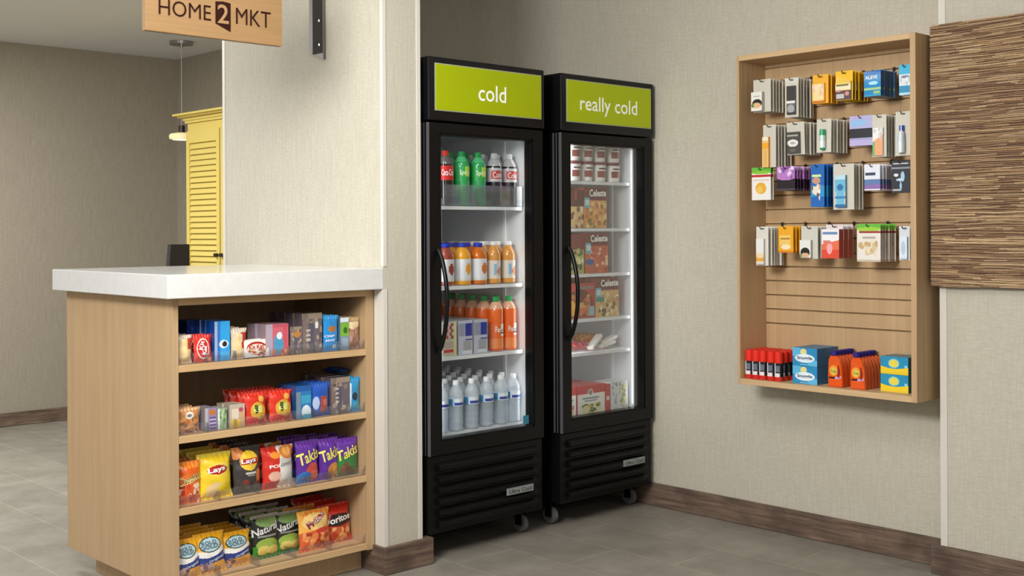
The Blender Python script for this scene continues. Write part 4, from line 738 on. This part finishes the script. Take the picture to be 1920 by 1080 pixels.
hang(2, 3, 1563, 1601, 307, 393, lambda w, h: cardpack(w, h, G, 'box', dict(w=.5, h=.7, x=-.08, z=.05, side='4c8cac', art=[('bg', '6ab8d8'), ('r', 0, 0, .12, .5, G), ('r', .88, 0, 1, .5, G), ('r', 0, .0, 1, .1, '2c6ca4'), ('r', 0, .28, 1, .34, '3c7cb0'), ('ell', .5, .62, .3, .1, '2c70a8'), ('r', 0, .86, 1, 1, 'b8dce8')]), d=.014), 'wide grey card with blue lotion tube', 4, 'toiletry card')
hang(2, 4, 1621, 1650, 308, 357, lambda w, h: cardpack(w, h, 'd8d8e0', 'none', None, [('bg', 'e4e6f0'), ('r', .05, .58, .7, .68, '30405c'), ('d', .42, 0, 0, '5c7cac'), ('d', .2, .05, 0, '8c6cac'), ('r', 0, 0, 1, .05, 'e8e0f0')]), 'white, blue and violet packet', 6, 'medicine packet')
hang(2, 5, 1672, 1706, 301, 361, lambda w, h: cardpack(w, h, '23262e', 'none', None, [('bg', '1e222c'), ('r', 0, .75, 1, .8, '8c9098'), ('ell', .6, .5, .1, .16, 'a8c8e0'), ('ell', .45, .4, .2, .04, 'c0d8ec'), ('ell', .5, .2, .05, .16, '9cc0dc'), ('ell', .25, .55, .12, .05, 'e0e4e8'), ('r', .06, .06, .5, .12, 'b8bcc4'), ('r', .1, .88, .9, .92, 'c8ccd4')]), 'black packet with pale running figure', 3, 'toiletry packet')
# row 4
hang(3, 0, 1418, 1441, 425, 498, lambda w, h: cardpack(w, h, 'dcd8cc', 'box', dict(w=.62, h=.66, x=-.06, z=.03, side='c8c4bc', art=[('bg', 'eceae6'), ('r', 0, .12, 1, .3, 'e8a848'), ('ell', .5, .34, .5, .1, 'f0d8a8'), ('r', 0, 0, 1, .08, 'd8d4cc')]), d=.012), 'pale card with white and orange tube', 6, 'toiletry card')
hang(3, 1, 1459, 1488, 424, 474, lambda w, h: cardpack(w, h, 'f0a81c', 'none', None, [('bg', 'f0aa20'), ('r', .1, .3, .8, .66, 'f0c868'), ('r', .15, .5, .75, .56, 'a8782c'), ('ell', .5, .22, .32, .1, 'f4e4bc'), ('d', .08, 0, 0, 'd8801c')]), 'amber medicine packet', 4, 'medicine packet')
hang(3, 2, 1502, 1534, 424, 485, lambda w, h: cardpack(w, h, 'cfccc0', 'box', dict(w=.66, h=.54, x=-.14, z=.03, side='b8b4ac', art=[('bg', 'e8e8e2'), ('ell', .5, .3, .42, .28, '1c1c18'), ('ell', .5, .14, .36, .14, 'd8b088'), ('r', 0, 0, .2, .2, '6c8c5c')]), d=.014), 'grey card with white and black box', 4, 'toiletry card')
hang(3, 3, 1549, 1581, 421, 484, lambda w, h: cardpack(w, h, 'e0d8d8', 'box', dict(w=1, h=.86, x=0, z=0, side='b04438', art=[('bg', 'f0ecec'), ('d', .48, .15, 0, 'e8704c'), ('d', .3, .0, 0, 'e04830'), ('ell', .45, .34, .16, .2, 'f0a8b0'), ('r', .1, .5, .5, .62, 'd87868'), ('r', .05, .82, .9, .9, '6a8cb8')]), d=.03), 'white to red medicine box', 3, 'medicine box', dx=.035)
hang(3, 4, 1607, 1651, 420, 491, lambda w, h: cardpack(w, h, 'd2cabf', 'none', None, [('bg', 'e8e2d8'), ('r', 0, .88, 1, 1, '64b838'), ('ell', .5, .86, .5, .06, '9cd040'), ('r', .1, .76, 1, .82, 'a03838'), ('spk', .15, .2, .85, .5, ['d8c098', 'e8d8b8', 'c8a878'], 22, .09), ('r', .25, .62, .8, .66, 'b8a898'), ('r', 0, 0, 1, .06, 'c8b8a0')]), 'white nut pouch with green header', 6, 'snack pouch')
hang(3, 5, 1686, 1706, 424, 488, lambda w, h: cardpack(w, h, 'd4d8dc', 'box', dict(w=.7, h=.66, x=0, z=.03, side='c0c8d0', art=[('bg', 'dce6f0'), ('ell', .5, .5, .3, .3, 'b8c8dc'), ('r', 0, 0, 1, .1, 'c8d4e0')]), d=.01), 'pale card with white tube', 2, 'toiletry card')
# bottom of the case
BZ = BZ0+.0215
def wplace(ob, X, Y, Z): ob.location = (X, Y, Z); ob.rotation_euler = (0, 0, RWZ)
sp = thing('spray_can', '-', 'spray can'); h = at_x(1410, 655, 3.83)[1]-BZ
m = MB(); r0 = .0165
def sc(z, th):
    v = z/h
    if v < .16: return 'd0281c'
    if -30 < th < 40 and .16 <= v < .3: return 'f0e4e4'
    if -55 < th < -20 and v < .6: return 'e8e8ec'
    if -10 < th < 40 and .34 < v < .52: return '6c7484'
    return '16161a'
m.lathe([(r0*.95, 0), (r0, .003)]+[(r0, .003+(h*.62-.003)*i/14) for i in range(1, 15)], sc, 24); m.build('can_body', M_SODA, sp, smooth=50)
m = MB(); m.lathe([(r0, h*.622), (r0*.99, h*.95), (r0*.9, h)], 'e02c1a', 24); m.build('cap', M_MATTE, sp, smooth=40)
cy = [at_x(p, 690, 3.82)[0] for p in (1406, 1419, 1432, 1447, 1461)]; first = True
for ci, Y in enumerate(cy):
    for k in range(4):
        q = sp if first else dup(sp); first = False; wplace(q, 3.818+k*.034, Y, BZ)
        tag(q, 'red-capped black spray can, %s column from left, %s' % (ORD[ci], BACK[k]), 'spray can', 'shaving foam cans in the display case')
def wbox(x0, x1, y0, y1, X, d, n, zlev, layers, texts, side, label, group, name, cat):
    Ya = at_x(x0, (y0+y1)/2, X)[0]; Yb_ = at_x(x1, (y0+y1)/2, X)[0]; px = (x0+x1)/2; h = abs(at_x(px, y0, X)[1]-at_x(px, y1, X)[1]); w = Ya-Yb_
    ob = carton(name, w, h, d-.001, layers, texts, side, nu=24, nv=20)
    for k in range(n):
        q = ob if k == 0 else dup(ob); wplace(q, X+k*d, (Ya+Yb_)/2, BZ+zlev*(h+.0008)); tag(q, label+(', '+BACK[k] if n > 1 else ''), cat, group)
sn = [('bg', '2a8cc0'), ('ell', .12, .8, .25, .3, '5cb8e0'), ('ell', .88, .15, .25, .2, '5cb8e0'), ('ell', .45, .78, .13, .18, 'e8dc90'), ('ell', .5, .42, .4, .24, 'e8f4fc'), ('r', .3, .04, .7, .1, '8cc4e0')]
for l, (a, b) in enumerate((('lower', 0), ('upper', 1))):
    wbox(1486, 1532, 655, 688.5, 3.815, .024, 6, l, sn, [('Snuggle', .5, .42, .62, .24, '3c4c68', 0, .02)], '2f6f9c', 'light blue dryer sheet box, %s layer in the display case' % a, 'dryer sheet boxes', 'dryer_sheet_box', 'detergent box')
ah = [('bg', '1f90b8'), ('d', .32, 0, .5, 'f0d020'), ('d', .14, 0, 0, 'e8c830'), ('ell', .48, .62, .2, .26, '9cd0c8'), ('ell', .48, .62, .15, .2, 'ecd848'), ('r', .86, .42, .96, .54, '8cd8f0')]
for l, a in enumerate(('lower', 'upper')):
    wbox(1651, 1703, 669, 702, 3.84, .05, 2, l, ah, [], '1f7088', 'teal and yellow detergent box, %s one of the stack at right' % a, 'teal and yellow boxes', 'detergent_box', 'detergent box')
# detergent bottles
td = thing('detergent_bottle', '-', 'detergent'); th_ = .128; m = MB(); wd = .058; dp = .02
def outline(n=28):
    return [(-.5, 0), (.5, 0), (.52, .1), (.5, .45), (.42, .66), (.28, .82), (.05, .9), (-.35, .9), (-.48, .8), (-.52, .4)]
ol = outline(); N = len(ol)
for yy, sc_ in ((0, .94),): pass
vs = []; 
for (yy, s_) in ((-dp/2, .93), (-dp/2+.004, 1), (dp/2-.004, 1), (dp/2, .93)):
    for x, z in ol: vs.append((x*wd*s_, yy+dp/2, (z-.45)*th_*s_+.45*th_*(1 if s_ == 1 else 1)+(0 if s_ == 1 else 0)))
fs = [tuple(range(N))]+[(r*N+i, (r+1)*N+i, (r+1)*N+(i+1) % N, r*N+(i+1) % N) for r in range(3) for i in range(N)]+[tuple(range(4*N-1, 3*N-1, -1))]
m.raw(vs, fs, 'e8591c'); zmin = min(v[2] for v in vs); m.v = [(x, y, max(z, 0)) for x, y, z in m.v]; m.build('bottle_body', M_SODA, td, smooth=40)
m = MB(); m.raw([(-.1*wd+math.cos(a)*.3*wd, -.0004, .47*th_+math.sin(a)*.15*th_) for a in [k*math.pi/10 for k in range(20)]], [tuple(range(20))], 'f0a030'); m.raw([(-.1*wd+math.cos(a)*.2*wd, -.0008, .45*th_+math.sin(a)*.1*th_) for a in [k*math.pi/10 for k in range(20)]], [tuple(range(20))], 'dccc50')
g = MB(); put_text(g, 'Tide', 0, 0, 1, 1, '2c3c30', .022, .010); m.raw([(x+.011-.1*wd, -.0012, z+.45*th_) for x, y, z in g.v], g.f, '2c3c30')
m.poly([(-.42*wd, -.0006, .24*th_), (.0, -.0006, .24*th_), (.0, -.0006, .29*th_), (-.42*wd, -.0006, .29*th_)], '241418'); m.poly([(.0, -.0006, .22*th_), (.44*wd, -.0006, .26*th_), (.44*wd, -.0006, .33*th_), (.0, -.0006, .29*th_)], 'c8a0c8')
m.build('label', M_PACK, td)
m = MB(); m.raw([(.18*wd, -.0008, .3*th_), (.30*wd, -.0008, .26*th_), (.38*wd, -.0008, .42*th_), (.27*wd, -.0008, .64*th_), (.19*wd, -.0008, .6*th_)], [(0, 1, 2, 3, 4)], '8c2410'); m.build('handle_recess_shade', M_MATTE, td)  # flat dark patch, paints the shade inside the handle hollow
m = MB(); m.lathe([(.012, .9*th_), (.013, .905*th_), (.013, 1.02*th_), (.011, 1.03*th_)], '2c2480', 16, o=(-.15*wd, dp/2, 0)); m.build('cap', M_MATTE, td, smooth=40)
first = True
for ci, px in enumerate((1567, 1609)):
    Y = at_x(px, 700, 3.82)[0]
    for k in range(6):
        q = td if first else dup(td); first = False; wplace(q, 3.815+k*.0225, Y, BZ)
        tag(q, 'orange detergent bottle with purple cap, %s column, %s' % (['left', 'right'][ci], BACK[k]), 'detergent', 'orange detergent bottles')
# ================================================================ WOVEN BLIND
rnd = random.Random(11); m = MB(); z = 1.003; cols = ['ab8c6a', 'a08262', 'b6997a', '97785c', 'c4a883', '8a6c54', 'a98a68', '9c7c5c', 'b39672', '8f6f54', 'c2a47e', '8c6c54', 'cdb088', 'a2825f', '86674f', 'b08f68']
XB = 3.868
while z < 1.905:
    hgt = rnd.uniform(.004, .0075); y = 1.972; wob = rnd.uniform(0, 6); wob2 = rnd.uniform(0, 6); xo = rnd.uniform(0, .004)
    base_c = rnd.choice(cols)
    while y > .7:
        y2 = y-rnd.uniform(.02, .12); c = base_c if rnd.random() < .5 else rnd.choice(cols)
        f = lambda yy: z+.0012*math.sin(yy*14+wob)+.001*math.sin(yy*33+wob2)
        za, zb = f(y), f(y2); x0 = XB-.004-xo
        m.raw([(XB, y, za), (x0, y, za+hgt*.25), (x0, y, za+hgt*.75), (XB, y, za+hgt), (XB, y2, zb), (x0, y2, zb+hgt*.25), (x0, y2, zb+hgt*.75), (XB, y2, zb+hgt)], [(0, 1, 5, 4), (1, 2, 6, 5), (2, 3, 7, 6), (3, 2, 1, 0), (4, 5, 6, 7)], c); y = y2
    z += hgt*.93
bl = thing('woven_wood_blind', 'brown woven reed blind panel mounted on the near right wall', 'blind', (XB, 1.4, 1.0))
m.build('reed_weave', M_REED, bl, (XB, 1.4, 1.0))
MB().box(XB+.0005, XR2-.001, .7, 1.968, 1.006, 1.908, '5e4636').build('backing', M_MATTE, bl, (XB, 1.4, 1.0))
# ================================================================ HANGING SIGN
SYY = 3.2; sx0, sz0 = at_y(273, 56, SYY); sx1, _ = at_y(529, 85, SYY); sz1 = sz0+.235
o = ((sx0+sx1)/2, SYY, sz0); sg = thing('hanging_sign', 'oak sign board reading HOME 2 MKT hanging above the counter', 'sign', o)
MB().box(sx0, sx1, SYY, SYY+.022, sz0, sz1).build('board', noise_mat('oak_sign_board', '8a6a43', '95744c', (3, 60, 90), .5, .03), sg, o, bevel=.001)
def sign_text(s, x0, x1, yb, hpx, name):
    X0, Zb = at_y(x0, yb, SYY); X1, _ = at_y(x1, yb, SYY); _, Zt = at_y(x0, yb-hpx, SYY); m = MB(); put_text(m, s, 0, 0, 1, 1, 'ffffff', X1-X0, Zt-Zb, off=-.004)
    m.v = [(x+(X1-X0)/2+(X0+X1)/2, y+SYY-.0008, z+Zb+(Zt-Zb)/2) for x, y, z in m.v]; m.build(name, M_LETTER, sg, o)
sign_text('HOME', 297, 395, 26.5, 29.5, 'lettering'); sign_text('MKT', 442, 507, 44.5, 30, 'lettering')
bq = [(403.5, 2.5), (418, -1.5), (432, 2), (432, 60.5), (403.5, 44)]; pts = [at_y(x, y, SYY) for x, y in bq]; X0, X1 = pts[0][0], pts[2][0]
zt = pts[0][1]; zl = pts[4][1]; zr = pts[3][1]
m = MB(); m.poly([(X0, SYY-.001, zl), (X1, SYY-.001, zr), (X1, SYY-.001, zt), ((X0+X1)/2, SYY-.001, zt+.003), (X0, SYY-.001, zt)]); m.build('numeral_badge', M_LETTER, sg, o)
m = MB(); put_text(m, '2', 0, 0, 1, 1, 'ffffff', (X1-X0)*.74, (zt-zl)*.86, off=.012); m.v = [(x+(X1-X0)*.37+(X0+X1)/2, SYY-.002, z+(zt+zl)/2-.002) for x, y, z in m.v]
m.build('numeral', plain('oak_numeral', '92714a', .5), sg, o)
for k in (.12, .88):
    x = sx0+(sx1-sx0)*k; MB().cyl((x, SYY+.011, sz1), (x, SYY+.011, ZC-.001), .003, seg=8).build('hanger_rod', M_STEEL, sg, o)
# wall channel above the counter
ya, za = at_x(606, 111, PX0-.012); yb2, zb2 = at_x(580, 98, PX0-.012)
o = (PX0-.006, ya, za); br = thing('wall_bracket', 'narrow dark metal channel with slots on the wall above the counter', 'bracket', o)
m = MB(); x0, x1 = PX0-.012, PX0-.0008; zt = ZC-.2
m.raw([(x0, ya, za), (x0, yb2, zb2), (x0, yb2, zt), (x0, ya, zt), (x1, ya, za), (x1, yb2, zb2), (x1, yb2, zt), (x1, ya, zt)], [(0, 1, 2, 3)[::-1], (4, 5, 6, 7), (0, 4, 7, 3), (1, 2, 6, 5), (0, 1, 5, 4), (3, 7, 6, 2)]); m.build('frame', M_GREY, br, o)
dy_ = yb2-ya; MB().box(x0-.001, x0-.0001, ya+dy_*.04, yb2-dy_*.26, max(za, zb2)-.012, zt-.01).build('channel_insert', plain('dark_channel', '2e2620', .7, 0, .2), br, o)
for zz in (.02, .11, .2): MB().cyl((x0-.003, ya+dy_*.25, max(za, zb2)+zz), (x0-.0011, ya+dy_*.25, max(za, zb2)+zz), .005, seg=10).build('screw', M_STEEL, br, o)
# ================================================================ ROOM BEYOND
o = (3.6, 6.0, 0); yc = thing('louvred_wardrobe', 'yellow painted cupboard with louvred doors and crown moulding in the room beyond', 'cupboard', o)
MB().box(3.4, 3.9, 5.58, 6.40, .001, 1.85).build('carcass', M_YELLOW, yc, o, bevel=.002)
cm = MB()
for k, (a, z) in enumerate(((0.012, 1.8502), (.02, 1.866), (.045, 1.884), (.065, 1.893))): cm.box(3.4-a, 3.902, 5.58-a, 6.40+a, z, z+(.02 if k < 3 else .012))
cm.build('crown_moulding', M_YELLOW, yc, o)
def ldoor(y0, y1, ky):
    d = MB(); st = .035; z0, z1 = .06, 1.80
    d.box(3.382, 3.3995, y0, y0+st, z0, z1).box(3.382, 3.3995, y1-st, y1, z0, z1).box(3.382, 3.3995, y0+st, y1-st, z1-.07, z1).box(3.382, 3.3995, y0+st, y1-st, z0, z0+.08)
    z = z0+.085
    while z < z1-.08:
        d.raw([(3.384, y0+st, z), (3.384, y1-st, z), (3.398, y1-st, z+.03), (3.398, y0+st, z+.03), (3.388, y0+st, z-.003), (3.388, y1-st, z-.003)], [(0, 1, 2, 3)[::-1], (0, 1, 5, 4)]); z += .033
    dr = d.build('louvred_door', M_YELLOW, yc, o)
    MB().cyl((3.381, ky, 1.075), (3.362, ky, 1.075), .011, seg=12).build('knob', M_DKSTEEL, dr, o)
ldoor(6.0, 6.385, 6.025); ldoor(5.595, 5.985, 5.968)
o = (3.559, 6.775, ZC); pl = thing('pendant_lamp', 'small disc pendant lamp on thin cord beside the yellow cupboard', 'lamp', o)
zl = at_x(340, 255, 3.559)[1]
MB().cyl((3.559, 6.775, ZC-.02), (3.559, 6.775, ZC-.001), .072, seg=28).cyl((3.559, 6.775, ZC-.04), (3.559, 6.775, ZC-.02), .008, seg=10).build('canopy', M_STEEL, pl, o)
MB().cyl((3.559, 6.775, zl+.06), (3.559, 6.775, ZC-.04), .002, seg=6).build('cord', plain('cord_grey', 'cfcac0', .5), pl, o)
MB().cyl((3.559, 6.775, zl+.005), (3.559, 6.775, zl+.065), .02, seg=16).build('socket', M_DKSTEEL, pl, o)
m = MB(); m.lathe([(.06, -.022), (.075, -.02), (.078, .0), (.07, .012), (.03, .02)], 'ffffff', 28, o=(3.559, 6.775, zl)); m.build('shade', plain('pendant_ring', 'f0dca8', .4, emit=.45), pl, o, smooth=40)
MB().cyl((3.559, 6.775, zl-.0245), (3.559, 6.775, zl-.0223), .056, seg=24).build('diffuser', M_GLOW, pl, o)
# bar stool behind the counter
Y = 5.9; xa = at_y(314, 480, Y)[0]; xb = at_y(356, 480, Y)[0]; zt = at_y(335, 458, Y)[1]
o = ((xa+xb)/2, Y, 0); bs = thing('bar_stool', 'dark upholstered bar stool back showing behind the white counter', 'stool', o)
m = MB(); vs = []; 
for yy in (0, .035):
    vs += [(xa-.012, Y+yy, .8), (xb, Y+yy, .8), (xb, Y+yy, zt), (xa+.018, Y+yy, zt)]
m.raw(vs, [(0, 1, 2, 3), (7, 6, 5, 4), (0, 3, 7, 4), (1, 5, 6, 2), (3, 2, 6, 7), (0, 4, 5, 1)]); m.build('backrest', M_STOOL, bs, o, bevel=.004)
MB().box(xa-.02, xb+.2, Y-.38, Y+.03, .72, .79).build('seat', M_STOOL, bs, o, bevel=.01)
for (x, y) in ((xa, Y), (xb+.17, Y), (xa, Y-.34), (xb+.17, Y-.34)): MB().cyl((x, y, .001), (x, y, .72), .014, seg=10).build('leg', M_DKSTEEL, bs, o)
